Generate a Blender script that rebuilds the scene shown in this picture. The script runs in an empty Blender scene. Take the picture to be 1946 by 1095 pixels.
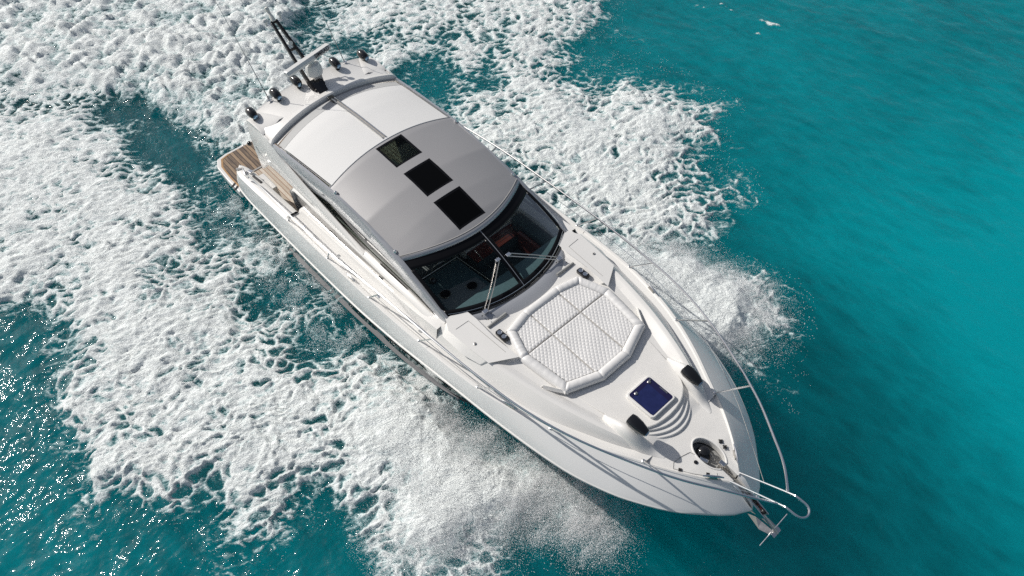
import bpy, math, random
import numpy as np
from mathutils import Vector, Matrix
from math import radians, sin, cos, pi
SC = bpy.context.scene
COL = SC.collection
# ---------------------------------------------------------------- camera
cam = bpy.data.cameras.new("camera"); cam.lens = 24.01; cam.sensor_width = 36
cam.clip_start = 0.1; cam.clip_end = 9000
co = bpy.data.objects.new("camera", cam); COL.objects.link(co)
co.matrix_world = Matrix(((0.66124506, -0.56141966, 0.49755697, 8.44643054),
                          (0.74718023, 0.55205324, -0.37007963, -4.61913109),
                          (-0.06690796, 0.61647806, 0.78452414, 11.67162436), (0, 0, 0, 1)))
SC.camera = co
# ---------------------------------------------------------------- sky, sun, exposure
AZ, EL = radians(-160), radians(38)
SUN = Vector((cos(EL)*cos(AZ), cos(EL)*sin(AZ), sin(EL)))
w = bpy.data.worlds.new("World"); SC.world = w; w.use_nodes = True
nt = w.node_tree; bg = nt.nodes["Background"]
sky = nt.nodes.new("ShaderNodeTexSky"); sky.sky_type = 'NISHITA'; sky.sun_disc = False
sky.sun_elevation = EL; sky.sun_rotation = math.atan2(SUN.x, SUN.y)
sky.air_density = 1.0; sky.dust_density = 1.5
hs = nt.nodes.new("ShaderNodeHueSaturation"); hs.inputs["Saturation"].default_value = .68; nt.links.new(sky.outputs[0], hs.inputs["Color"])
nt.links.new(hs.outputs[0], bg.inputs[0]); bg.inputs[1].default_value = 0.075
sl = bpy.data.lights.new("sun", 'SUN'); sl.energy = 3.85; sl.angle = radians(0.5); sl.color = (1, .96, .905)
so = bpy.data.objects.new("sun", sl); COL.objects.link(so)
so.rotation_euler = (-SUN).to_track_quat('-Z', 'Y').to_euler()
SC.view_settings.view_transform = 'Standard'; SC.view_settings.look = 'None'
SC.view_settings.gamma = 1; SC.view_settings.use_curve_mapping = False
SC.view_settings.exposure = 0.0
SC.cycles.use_denoising = False; SC.cycles.use_adaptive_sampling = False
SC.cycles.max_bounces = 10; SC.cycles.diffuse_bounces = 7; SC.cycles.transparent_max_bounces = 24
SC.cycles.sample_clamp_indirect = 4.0
rng = np.random.default_rng(7); random.seed(7)

# ---------------------------------------------------------------- materials
def mat(name, col, rough=.5, metal=0., coat=0., noise=0., nscale=8., bump=0., bscale=60., spec=.5):
    m = bpy.data.materials.new(name); m.use_nodes = True
    n = m.node_tree.nodes; l = m.node_tree.links; p = n["Principled BSDF"]
    p.inputs["Base Color"].default_value = (*col, 1); p.inputs["Roughness"].default_value = rough
    p.inputs["Metallic"].default_value = metal; p.inputs["Coat Weight"].default_value = coat
    p.inputs["Coat Roughness"].default_value = .06; p.inputs["Specular IOR Level"].default_value = spec
    tc = n.new("ShaderNodeTexCoord")
    if noise:
        t = n.new("ShaderNodeTexNoise"); t.inputs["Scale"].default_value = nscale; t.inputs["Detail"].default_value = 6
        l.new(tc.outputs["Object"], t.inputs["Vector"])
        mx = n.new("ShaderNodeMix"); mx.data_type = 'RGBA'
        mx.inputs[6].default_value = (*[c*(1-noise) for c in col], 1)
        mx.inputs[7].default_value = (*[min(1, c*(1+noise)) for c in col], 1)
        l.new(t.outputs[0], mx.inputs[0]); l.new(mx.outputs[2], p.inputs["Base Color"])
        mr = n.new("ShaderNodeMapRange"); mr.inputs[3].default_value = max(.02, rough-.08); mr.inputs[4].default_value = rough+.1
        l.new(t.outputs[0], mr.inputs[0]); l.new(mr.outputs[0], p.inputs["Roughness"])
    if bump:
        t = n.new("ShaderNodeTexNoise"); t.inputs["Scale"].default_value = bscale; t.inputs["Detail"].default_value = 3
        l.new(tc.outputs["Object"], t.inputs["Vector"])
        b = n.new("ShaderNodeBump"); b.inputs["Strength"].default_value = bump; b.inputs["Distance"].default_value = .01
        l.new(t.outputs[0], b.inputs["Height"]); l.new(b.outputs[0], p.inputs["Normal"])
    return m
M = dict(
 gel=mat("white_gelcoat", (.78, .765, .735), .3, coat=.35, noise=.04, nscale=2.3),
 nonskid=mat("deck_nonskid", (.73, .715, .685), .6, noise=.06, nscale=3.5, bump=.25, bscale=260),
 hull=mat("hull_gelcoat", (.82, .81, .79), .3, coat=.35, noise=.02, nscale=.8),
 hullgloss=mat("lower_hull_gloss", (.20, .215, .22), .05, coat=1.0, noise=.1, nscale=2, spec=.9),
 anti=mat("bottom_paint", (.02, .025, .035), .5),
 silver=mat("silver_roof_paint", (.35, .343, .345), .48, metal=.1, coat=.35, noise=.04, nscale=1.2, bump=.04, bscale=500),
 silverside=mat("silver_side_paint", (.42, .43, .45), .22, metal=.3, coat=.6, noise=.03, nscale=1.5),
 fabric=mat("white_roof_canvas", (.73, .725, .71), .75, noise=.02, nscale=2, bump=.12, bscale=300),
 blackglass=mat("black_tinted_glass", (.002, .002, .002), .06, spec=.12),
 frit=mat("black_frit_band", (.005, .005, .006), .25, spec=.2),
 rubber=mat("black_rubber", (.012, .012, .013), .5),
 blackgloss=mat("black_gloss_plastic", (.012, .012, .013), .12, coat=.5),
 chrome=mat("polished_stainless", (.78, .78, .78), .18, metal=1),
 brushed=mat("brushed_stainless", (.55, .53, .50), .28, metal=1, noise=.12, nscale=18),
 cushion=mat("white_vinyl", (.74, .73, .715), .42, noise=.03, nscale=4, bump=.1, bscale=90),
 blind=mat("blue_hatch_blind", (.014, .020, .085), .2, noise=.35, nscale=12),
 pipe=mat("grey_pad_piping", (.42, .40, .37), .6),
 shade=mat("shaded_side_taupe", (.37, .355, .335), .35, coat=.2, noise=.05, nscale=3),  # weak sun on the cabin sides put into the colour as taupe
 aftband=mat("grey_canvas_band", (.50, .50, .49), .8, noise=.03),
 groove=mat("recess_grey", (.30, .30, .29), .5),
 sideglass=mat("side_window_glass", (.012, .016, .018), .03, coat=1., spec=.8),
 cabin=mat("dark_cabin_trim", (.05, .10, .11), .55, noise=.25, nscale=25),
 cabinlight=mat("grey_dash_leather", (.17, .19, .19), .6, noise=.2, nscale=40),
 carpet=mat("cabin_carpet", (.12, .17, .17), .9, noise=.3, nscale=30),
 cream=mat("cream_leather", (.82, .80, .73), .5, noise=.05, nscale=8),
 mahogany=mat("mahogany_trim", (.2, .05, .04), .25, coat=.6, noise=.3, nscale=14),
 violet=mat("violet_hatch_glass", (.014, .012, .055), .06, coat=.3, noise=.5, nscale=5),
 navlight=mat("black_lamp_shell", (.008, .008, .009), .16, coat=.6),
 mastm=mat("black_mast_paint", (.03, .027, .026), .4, noise=.1),
 radarm=mat("radar_white", (.72, .72, .70), .35, noise=.03),
 lens=mat("lamp_lens", (.25, .38, .5), .05, metal=.9),
 darkletter=mat("dark_lettering", (.03, .03, .035), .5),
 red=mat("red_nav_lens", (.25, .01, .01), .2, coat=.5),
 cord=mat("grey_whip", (.45, .45, .44), .4),
)
def teak(name, base, dark, line, scale, wet):
    m = bpy.data.materials.new(name); m.use_nodes = True
    n = m.node_tree.nodes; l = m.node_tree.links; p = n["Principled BSDF"]
    tc = n.new("ShaderNodeTexCoord"); sp = n.new("ShaderNodeSeparateXYZ"); l.new(tc.outputs["Object"], sp.inputs[0])
    mu = n.new("ShaderNodeMath"); mu.operation = 'MULTIPLY'; mu.inputs[1].default_value = scale; l.new(sp.outputs[1], mu.inputs[0])
    fr = n.new("ShaderNodeMath"); fr.operation = 'FRACT'; l.new(mu.outputs[0], fr.inputs[0])
    fl = n.new("ShaderNodeMath"); fl.operation = 'FLOOR'; l.new(mu.outputs[0], fl.inputs[0])
    wn = n.new("ShaderNodeTexWhiteNoise"); wn.noise_dimensions = '1D'; l.new(fl.outputs[0], wn.inputs["W"])
    gt = n.new("ShaderNodeMath"); gt.operation = 'LESS_THAN'; gt.inputs[1].default_value = .16; l.new(fr.outputs[0], gt.inputs[0])
    mp = n.new("ShaderNodeMapping"); mp.inputs["Scale"].default_value = (2.2, 26, 2); l.new(tc.outputs["Object"], mp.inputs[0])
    tn = n.new("ShaderNodeTexNoise"); tn.inputs["Scale"].default_value = 1.6; tn.inputs["Detail"].default_value = 8; tn.inputs["Roughness"].default_value = .7; l.new(mp.outputs[0], tn.inputs["Vector"])
    ad = n.new("ShaderNodeMath"); ad.operation = 'MULTIPLY_ADD'; ad.inputs[1].default_value = .35; l.new(wn.outputs[0], ad.inputs[0]); l.new(tn.outputs[0], ad.inputs[2])
    cr = n.new("ShaderNodeValToRGB"); cr.color_ramp.elements[0].position = .50; cr.color_ramp.elements[0].color = (*dark, 1)
    cr.color_ramp.elements[1].position = .78; cr.color_ramp.elements[1].color = (*base, 1); l.new(ad.outputs[0], cr.inputs[0])
    mx = n.new("ShaderNodeMix"); mx.data_type = 'RGBA'; mx.inputs[7].default_value = (*line, 1)
    l.new(gt.outputs[0], mx.inputs[0]); l.new(cr.outputs[0], mx.inputs[6]); l.new(mx.outputs[2], p.inputs["Base Color"])
    p.inputs["Roughness"].default_value = .3 if wet else .7
    return m
M['teakwet'] = teak("wet_teak", (.37, .26, .165), (.13, .095, .07), (.03, .022, .018), 11, True)
M['teakdry'] = teak("dry_teak", (.62, .55, .46), (.45, .38, .30), (.27, .14, .08), 11, False)
# window glass: tinted, see-through
def glassm(name, tint, refl=.10, rough=.02):
    m = bpy.data.materials.new(name); m.use_nodes = True
    n = m.node_tree.nodes; l = m.node_tree.links; n.remove(n["Principled BSDF"])
    t = n.new("ShaderNodeBsdfTransparent"); t.inputs[0].default_value = (*tint, 1)
    g = n.new("ShaderNodeBsdfGlossy"); g.inputs["Roughness"].default_value = rough
    f = n.new("ShaderNodeFresnel"); f.inputs[0].default_value = 1.45
    mm = n.new("ShaderNodeMath"); mm.operation = 'MULTIPLY_ADD'; mm.inputs[1].default_value = .35; mm.inputs[2].default_value = refl*.1
    mx = n.new("ShaderNodeMixShader"); l.new(f.outputs[0], mm.inputs[0]); l.new(mm.outputs[0], mx.inputs[0])
    l.new(t.outputs[0], mx.inputs[1]); l.new(g.outputs[0], mx.inputs[2]); l.new(mx.outputs[0], n["Material Output"].inputs[0])
    return m
M['glass'] = glassm("tinted_windscreen_glass", (.93, .97, .97), .0)
M['skyglass'] = glassm("smoked_roof_glass", (.42, .47, .45), .0)

# ---------------------------------------------------------------- mesh helpers
class MB:
    def __init__(s): s.v = []; s.f = []
    def add(s, vs, fs):
        o = len(s.v); s.v += [tuple(map(float, v)) for v in vs]; s.f += [tuple(i+o for i in f) for f in fs]; return s
    def grid(s, P, close_u=False, close_v=False, flip=False):
        P = np.asarray(P, float); a, b = P.shape[:2]; o = len(s.v)
        s.v += [tuple(p) for p in P.reshape(-1, 3)]
        for i in range(a if close_u else a-1):
            for j in range(b if close_v else b-1):
                q = (o+i*b+j, o+i*b+(j+1) % b, o+((i+1) % a)*b+(j+1) % b, o+((i+1) % a)*b+j)
                s.f.append(q[::-1] if flip else q)
        return s
    def box(s, lo, hi):
        x0, y0, z0 = lo; x1, y1, z1 = hi
        return s.add([(x0,y0,z0),(x1,y0,z0),(x1,y1,z0),(x0,y1,z0),(x0,y0,z1),(x1,y0,z1),(x1,y1,z1),(x0,y1,z1)],
                     [(0,3,2,1),(4,5,6,7),(0,1,5,4),(1,2,6,5),(2,3,7,6),(3,0,4,7)])
    def obox(s, c, size, ax=0., pitch=0.):
        m = Matrix.Translation(c) @ Matrix.Rotation(ax, 4, 'Z') @ Matrix.Rotation(pitch, 4, 'Y')
        hx, hy, hz = [k/2 for k in size]
        vs = [m @ Vector((a*hx, b*hy, d*hz)) for d in (-1, 1) for a, b in ((-1,-1),(1,-1),(1,1),(-1,1))]
        return s.add(vs, [(0,3,2,1),(4,5,6,7),(0,1,5,4),(1,2,6,5),(2,3,7,6),(3,0,4,7)])
    def prism(s, poly, z0, z1):          # poly: xy list (ccw); z may be functions
        n = len(poly); f0 = z0 if callable(z0) else (lambda x, y: z0); f1 = z1 if callable(z1) else (lambda x, y: z1)
        vs = [(x, y, f0(x, y)) for x, y in poly]+[(x, y, f1(x, y)) for x, y in poly]
        return s.add(vs, [tuple(range(n))[::-1], tuple(range(n, 2*n))]+[(i, (i+1) % n, n+(i+1) % n, n+i) for i in range(n)])
    def tube(s, path, r, n=8, closed=False, cap=True):
        P = [Vector(p) for p in path]; k = len(P); rs = r if hasattr(r, '__len__') else [r]*k
        up = Vector((0, 0, 1)); rings = []
        for i, p in enumerate(P):
            if closed: t = P[(i+1) % k]-P[i-1]
            else: t = P[min(i+1, k-1)]-P[max(i-1, 0)]
            t.normalize(); a = t.cross(up)
            if a.length < .05: a = t.cross(Vector((0, 1, 0)))
            a.normalize(); b = t.cross(a)
            rings.append([p+(a*cos(2*pi*j/n)+b*sin(2*pi*j/n))*rs[i] for j in range(n)])
        o = len(s.v); s.grid([[tuple(v) for v in q] for q in rings], close_u=closed, close_v=True)
        if cap and not closed:
            s.f.append(tuple(o+j for j in range(n))); s.f.append(tuple(o+(k-1)*n+j for j in reversed(range(n))))
        return s
    def lathe(s, prof, m=Matrix.Identity(4), n=20):   # prof: (r, z)
        rings = [[tuple(m @ Vector((r*cos(2*pi*j/n), r*sin(2*pi*j/n), z))) for j in range(n)] for r, z in prof]
        o = len(s.v); s.grid(rings, close_v=True)
        s.f.append(tuple(o+j for j in reversed(range(n)))); s.f.append(tuple(o+(len(prof)-1)*n+j for j in range(n)))
        return s
def T(x, y, z): return Matrix.Translation((x, y, z))
def ob(name, mb, m, parent=None, smooth=False, bevel=0., sub=0, angle=40, solid=0., segs=2):
    me = bpy.data.meshes.new(name)
    if isinstance(mb, MB): me.from_pydata(mb.v, [], mb.f)
    else: me = mb
    me.materials.append(M[m] if isinstance(m, str) else m)
    o = bpy.data.objects.new(name, me); COL.objects.link(o)
    if parent: o.parent = parent
    me.validate()
    if smooth:
        me.polygons.foreach_set("use_smooth", [True]*len(me.polygons)); me.update()
        try: me.set_sharp_from_angle(angle=radians(angle))
        except Exception: pass
    if solid:
        k = o.modifiers.new("solid", 'SOLIDIFY'); k.thickness = solid; k.offset = 0
    if bevel:
        k = o.modifiers.new("bevel", 'BEVEL'); k.width = bevel; k.segments = segs; k.limit_method = 'ANGLE'; k.angle_limit = radians(35)
        k.harden_normals = True
        me.polygons.foreach_set("use_smooth", [True]*len(me.polygons))
    if sub:
        k = o.modifiers.new("sub", 'SUBSURF'); k.levels = sub; k.render_levels = sub
    return o
def pc(*pts):                            # smooth monotone interpolation through (x, y) pairs
    xs = np.array([p[0] for p in pts], float); ys = np.array([p[1] for p in pts], float)
    h = np.diff(xs); d = np.diff(ys)/h; mm = np.zeros(len(xs)); mm[0] = d[0]; mm[-1] = d[-1]
    for i in range(1, len(xs)-1):
        if d[i-1]*d[i] > 0:
            w1 = 2*h[i]+h[i-1]; w2 = h[i]+2*h[i-1]; mm[i] = (w1+w2)/(w1/d[i-1]+w2/d[i])
    def f(x):
        x = np.clip(np.asarray(x, float), xs[0], xs[-1]); i = np.clip(np.searchsorted(xs, x)-1, 0, len(xs)-2)
        t = (x-xs[i])/h[i]
        return (2*t**3-3*t**2+1)*ys[i]+(t**3-2*t**2+t)*h[i]*mm[i]+(-2*t**3+3*t**2)*ys[i+1]+(t**3-t**2)*h[i]*mm[i+1]
    return f
def sm(e0, e1, x):
    t = np.clip((x-e0)/(e1-e0), 0, 1); return t*t*(3-2*t)
def arc(c, r, a0, a1, n): return [(c[0]+r*cos(radians(a0+(a1-a0)*i/n)), c[1]+r*sin(radians(a0+(a1-a0)*i/n))) for i in range(n+1)]
def tag(o, label=None, cat=None, group=None, kind=None):
    if label: o["label"] = label
    if cat: o["category"] = cat
    if group: o["group"] = group
    if kind: o["kind"] = kind
    return o
# ================================================================ the yacht
Y = bpy.data.objects.new("motor_yacht", None); COL.objects.link(Y)
tag(Y, "white motor yacht with silver roof speeding through turquoise water", "yacht")
def part(name, mb, m, parent=None, **k): return ob(name, mb, m, parent or Y, **k)
# --- hull lines (x, half breadth / height), metres above the water
Ey = pc((-5.15, 1.93), (-5.0, 2.07), (-4.7, 2.12), (-4, 2.11), (-2.6, 2.07), (-1, 2.06), (.5, 2.04), (1.94, 1.97), (3.4, 1.85), (4.2, 1.69), (4.8, 1.51), (5.4, 1.26), (5.98, .95), (6.45, .69), (6.9, .37), (7.2, .10))
Ez = pc((-5.2, 1.46), (-4, 1.53), (-2.6, 1.60), (-1, 1.70), (.5, 1.80), (1.94, 1.88), (3.4, 1.98), (4.8, 2.03), (6, 2.01), (6.7, 1.96), (7.2, 1.88))
Ky = pc((-5.7, 1.98), (-5.4, 2.10), (-4.5, 2.14), (-2.2, 2.13), (-.2, 2.11), (1.2, 2.08), (2.4, 2.01), (3.4, 1.94), (4.3, 1.85), (5.3, 1.68), (6.08, 1.41), (6.5, 1.18), (6.9, .90), (7.2, .62), (7.4, .41), (7.55, .20), (7.62, .04))
Kz = pc((-5.7, .66), (-2.2, .83), (-.2, 1.0), (1.2, 1.25), (2.4, 1.46), (3.4, 1.60), (5, 1.70), (6, 1.68), (7, 1.62), (7.62, 1.52))
NS = 110
tt = np.linspace(0, 1, NS); xE = -5.15+12.35*tt
xK = xE-.5*(1-tt)**5+.42*tt**6
def side(sgn, rows):  # rows: list of (x, y, z) arrays
    return np.stack([np.stack([r[0], sgn*r[1], r[2]], 1) for r in rows], 1)
E_ = (xE, Ey(xE), Ez(xE)); K_ = (xK, Ky(xK), Kz(xK))
def mixr(a, b, f, bulge=0, drop=0): return (a[0]*(1-f)+b[0]*f, a[1]*(1-f)+b[1]*f+bulge, a[2]*(1-f)+b[2]*f+drop)
up1 = mixr(E_, K_, .12, .012); up2 = mixr(E_, K_, .5, .03*sm(6.9, 5.5, xE)+.004); up3 = mixr(E_, K_, .9, .015)
hb = MB()
for sg in (-1, 1): hb.grid(side(sg, [E_, up1, up2, up3, K_]), flip=(sg < 0))
part("hull_topsides", hb, "hull", smooth=True, angle=50)
# bright knuckle strake
kb = MB()
for sg in (-1, 1):
    rows = [K_, (K_[0], K_[1]+.022*sm(7.6, 6.8, K_[0]), K_[2]-.012), (K_[0], K_[1]+.022*sm(7.6, 6.8, K_[0]), K_[2]-.045), (K_[0], np.maximum(K_[1]-.02, 0), K_[2]-.055)]
    kb.grid(side(sg, rows), flip=(sg < 0))
part("rub_rail", kb, "gel", smooth=True)
# lower side: in from the knuckle, down to the chine
xC = -5.75+12.6*tt
Cy = pc((-5.8, 2.0), (-3, 2.08), (0, 1.98), (2, 1.82), (3.5, 1.45), (4.8, .98), (6, .42), (6.85, .0))
Cz = pc((-5.8, .04), (-2, .06), (0, .10), (2, .25), (3.5, .50), (5, .85), (6.85, 1.15))
L_ = (K_[0], np.maximum(K_[1]-.03, 0), K_[2]-.055)
L_ = (L_[0], L_[1]*1.0, L_[2]); C_ = (xC, Cy(xC), Cz(xC))
lb = MB()
for sg in (-1, 1): lb.grid(side(sg, [L_, mixr(L_, C_, .3, -.0), mixr(L_, C_, .6), C_]), flip=(sg < 0))
part("lower_hull", lb, "hullgloss", smooth=True)
bb = MB()
Kl = (np.linspace(-5.75, 6.7, NS), np.zeros(NS), pc((-5.8, -.6), (3, -.55), (5, .1), (6.7, 1.1))(np.linspace(-5.75, 6.7, NS)))
C2 = (C_[0], C_[1]+.05*sm(4, 1, C_[0]), C_[2]-.01)
for sg in (-1, 1): bb.grid(side(sg, [C_, C2, mixr(C2, Kl, .5, 0), Kl]), flip=(sg < 0))
part("hull_bottom", bb, "anti", smooth=True)
# dark hull windows low on each side
for sg in (-1, 1):
    for x0, x1 in ((-.55, .55), (.75, 2.15), (2.3, 4.3)):
        wx = np.linspace(x0, x1, 16); m = MB()
        def lowpt(x, f):
            i = np.interp(x, L_[0], np.arange(NS)); a = [np.interp(i, np.arange(NS), q) for q in L_]; b = [np.interp(i, np.arange(NS), q) for q in C_]
            return (a[0]*(1-f)+b[0]*f, sg*(a[1]*(1-f)+b[1]*f+.012), a[2]*(1-f)+b[2]*f)
        rows = []
        for x in wx:
            k = sin(pi*(x-x0)/(x1-x0))**.4
            rows.append([lowpt(x, .55-.2*k), lowpt(x, .55), lowpt(x, .55+.22*k)])
        m.grid(rows, flip=(sg < 0)); part("hull_window", m, "blackglass", smooth=True)
# transom
tb = MB(); tb.grid([[(xK[0]-.02, y, .66) for y in np.linspace(-1.98, 1.98, 9)], [(-5.75, y, .04) for y in np.linspace(-2, 2, 9)]], flip=True)
# swim platform
ppl = [(-7.2, -1.74), (-7.14, -1.98), (-6.85, -2.11), (-6.2, -2.14), (-5.6, -2.13), (-5.6, 2.13), (-6.2, 2.14), (-6.85, 2.11), (-7.14, 1.98), (-7.2, 1.74)]
def inset(pl, d):
    cx = sum(p[0] for p in pl)/len(pl); cy = sum(p[1] for p in pl)/len(pl)
    return [(p[0]+(d if p[0] < cx-.05 else 0), p[1]-math.copysign(d, p[1])) for p in pl]
sp = part("swim_platform", MB().prism(ppl, .24, .455), "gel", bevel=.03)
part("platform_teak", MB().prism(inset(ppl, .09), .45, .463), "teakwet", sp)
fr = MB(); q = inset(ppl, .085); q2 = inset(ppl, .125)
for i in range(9):
    fr.add([(q[i][0], q[i][1], .467), (q[i+1][0], q[i+1][1], .467), (q2[i+1][0], q2[i+1][1], .467), (q2[i][0], q2[i][1], .467)], [(0, 1, 2, 3)])
part("teak_margin", fr, mat("margin_teak", (.42, .24, .10), .35, noise=.3, nscale=9), sp)
for x in (-5.95, -5.8):
    part("platform_vent", MB().obox((x+.02, -2.115, .46), (.04, .16, .02), ax=.5), "rubber", sp)
part("courtesy_light", MB().lathe([(.02, .455), (.02, .462), (.012, .464)], T(-7.15, -1.2, 0)), "brushed", sp)
# --- decks: sections from the sheer to the centreline
By = pc((-2.75, 1.75), (0, 1.73), (2, 1.75), (3, 1.72), (3.6, 1.62), (4.46, 1.44), (5.27, 1.12), (5.8, .86), (6.1, .66), (6.3, .5))
Ry = pc((-2.75, 1.64), (1.4, 1.62), (2.2, 1.56), (3.4, 1.43), (4.3, 1.27), (5.15, 1.03), (5.74, .80), (6.1, .58), (6.3, .42))
Rz = pc((-2.75, 1.63), (-.9, 1.76), (.1, 1.88), (1.45, 2.08), (2.2, 2.19), (3.4, 2.21), (5, 2.18), (5.9, 2.10), (6.15, 1.99), (6.3, 1.95))
IZ = pc((2.1, 2.19), (3.5, 2.15), (4.5, 2.09), (5.5, 2.05), (6.0, 1.99), (6.2, 1.955))
def sect(x):
    e, z = float(Ey(x)), float(Ez(x)); b, r, rz = float(By(x)), float(Ry(x)), float(Rz(x)); zb = z-.03
    g = r-.20*sm(6.2, 5, x)-.03
    zg = min(rz-.015, float(IZ(x))); zc = zg+.015
    k = float(sm(5.95, 6.16, x)); zd = float(np.interp(x, [6.0, 6.7], [1.962, 1.94])); rz = rz*(1-k)+zd*k; zg = zg*(1-k)+zd*k; zc = zc*(1-k)+zd*k; zb = zb*(1-k)+zd*k
    return [(e, z), (e-.02, z+.012), (max(e-.06, b+.03), z+.008), (max(e-.085, b+.015), z-.012), (b, zb), ((b+r)/2+.01, (zb+rz)/2+.015), (r+.015, rz-.012), (r, rz), (r-.055, rz), (r-.085, rz-.01), (g, zg), (g*.5, zc), (0, zc+.01)]
db = MB(); xs = np.linspace(2.15, 6.16, 70)
rows = []
for x in xs:
    s = sect(x); rows.append([(x, -a, b) for a, b in s]+[(x, a, b) for a, b in s[::-1][1:]])
db.grid(rows)
# flat bow deck, trimmed round the anchor well
part("foredeck", db, "gel", smooth=True, angle=24)
def dz(x): return np.interp(x, [6.15, 6.7, 7.2], [1.955, 1.94, 1.885])
fb = MB()
WELL = lambda x: (.0 if x < 6.42 or x > 6.98 else .17*math.sqrt(max(0, 1-((x-6.70)/.28)**2)))
CH = .055
for sg in (-1, 1):
    rows = []
    for x in np.concatenate([np.linspace(6.15, 6.42, 6), np.linspace(6.425, 6.97, 24), np.linspace(6.975, 7.2, 10)]):
        e = float(Ey(x)); inn = 0. if x < 6.42 else max(WELL(x), CH if x > 6.7 else 0.); z = float(dz(x))
        inn = min(inn, e-.01)
        e2 = max(e-.05, inn+.005)
        rows.append([(x, sg*e, float(Ez(x))), (x, sg*max(e-.02, inn+.008), float(Ez(x))+.008), (x, sg*e2, z+.004), (x, sg*(e2*.5+inn*.5), z+.004), (x, sg*inn, z), (x, sg*inn, z-.14)])
    fb.grid(rows, flip=(sg > 0))
part("bow_deck", fb, "nonskid", smooth=True, angle=30)
# nose cap with anchor channel
nb = MB()
for sg in (-1, 1):
    rows = []
    for i in range(9):
        f = i/8; x = 7.2+.40*f; z = 1.88-.33*f**1.4
        rows.append([(x, sg*(.105*(1-f)+.04*f+.02), z), (x-.02, sg*CH, z-.004), (x-.02, sg*CH, z-.12)])
    nb.grid(rows, flip=(sg > 0))
part("bow_nose", nb, "hull", smooth=True)
chn = MB(); chn.grid([[(x, y, z) for y in (-.058, 0, .058)] for x, z in ((6.9, 1.80), (7.2, 1.77), (7.45, 1.66), (7.62, 1.5))])
part("anchor_channel", chn, "brushed", smooth=True)
wl = MB(); wl.prism([(6.70+.29*cos(a), .18*sin(a)) for a in np.linspace(0, 2*pi, 33)[:-1]], 1.72, 1.76); part("anchor_well", wl, "groove")
wr = MB().tube([(6.70+.29*cos(a), .185*sin(a), float(dz(6.7+.29*cos(a)))+.002) for a in np.linspace(.35, 2*pi-.35, 40)], .014, 6); part("well_rim", wr, "gel", smooth=True)
# aft bulwarks (cockpit wings) and side decks abreast of the cabin
for sg in (-1, 1):
    m = MB(); rows = []
    for x in np.linspace(-5.15, -2.7, 30):
        e, z = float(Ey(x)), float(Ez(x)); i = float(np.interp(x, [-5.15, -5.05, -4.9, -4.6, -2.7], [1.90, 1.86, 1.82, 1.80, 1.76]))
        c = (e+i)/2; zi = z+.02
        rows.append([(x, sg*e, z), (x, sg*(e-.03), z+.016), (x, sg*c, z+.03), (x, sg*(i+.03), zi+.005), (x, sg*i, zi-.02), (x, sg*i, .66)])
    m.grid(rows, flip=(sg > 0))
    a = rows[0]; m.add([a[0], a[2], a[4], (a[5][0], a[5][1], .5), (-5.62, sg*1.98, .5)], [(0, 1, 2, 3, 4)])
    part("cockpit_wing", m, "gel", smooth=True, angle=45)
    m = MB(); rows = []
    for x in np.linspace(-2.7, 2.2, 50):
        e, z = float(Ey(x)), float(Ez(x)); b = float(By(x)); r = float(Ry(x)); rz = float(Rz(x))
        rows.append([(x, sg*e, z), (x, sg*(e-.02), z+.014), (x, sg*(e-.07), z+.012), (x, sg*(e-.10), z-.02), (x, sg*b, z-.035), (x, sg*(b-.02), z-.015), (x, sg*((b+r)/2), rz-.01), (x, sg*r, rz), (x, sg*(r-.1), rz)])
    m.grid(rows, flip=(sg > 0))
    part("side_deck", m, "gel", smooth=True, angle=28)
    m = MB().box((-4.6, 1.62 if sg > 0 else -1.80, .7), (-3.95, 1.80 if sg > 0 else -1.62, 1.40)); part("cockpit_locker", m, "gel", bevel=.03)
    # white panel and its box forward in the cockpit, steps to the side deck
    m = MB().box((-3.35, min(sg*1.78, sg*1.9), .7), (-2.65, max(sg*1.78, sg*1.9), 1.5)); part("deck_step", m, "gel", bevel=.02)
# cockpit sole, transom seat, step edge
part("cockpit_sole", MB().box((-5.68, -1.85, .60), (-2.6, 1.85, .70)), "teakdry")
part("transom_bench", MB().box((-5.5, -.85, .46), (-4.75, 1.80, 1.10)), "gel", bevel=.05)
part("bench_cushion", MB().box((-5.2, -.85, 1.18), (-4.8, 1.75, 1.32)), "cushion", bevel=.05, segs=3)
part("cockpit_step", MB().box((-5.74, -1.82, .46), (-5.69, -.9, .715)), "shade")
part("hull_transom", tb, "gel")
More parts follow.
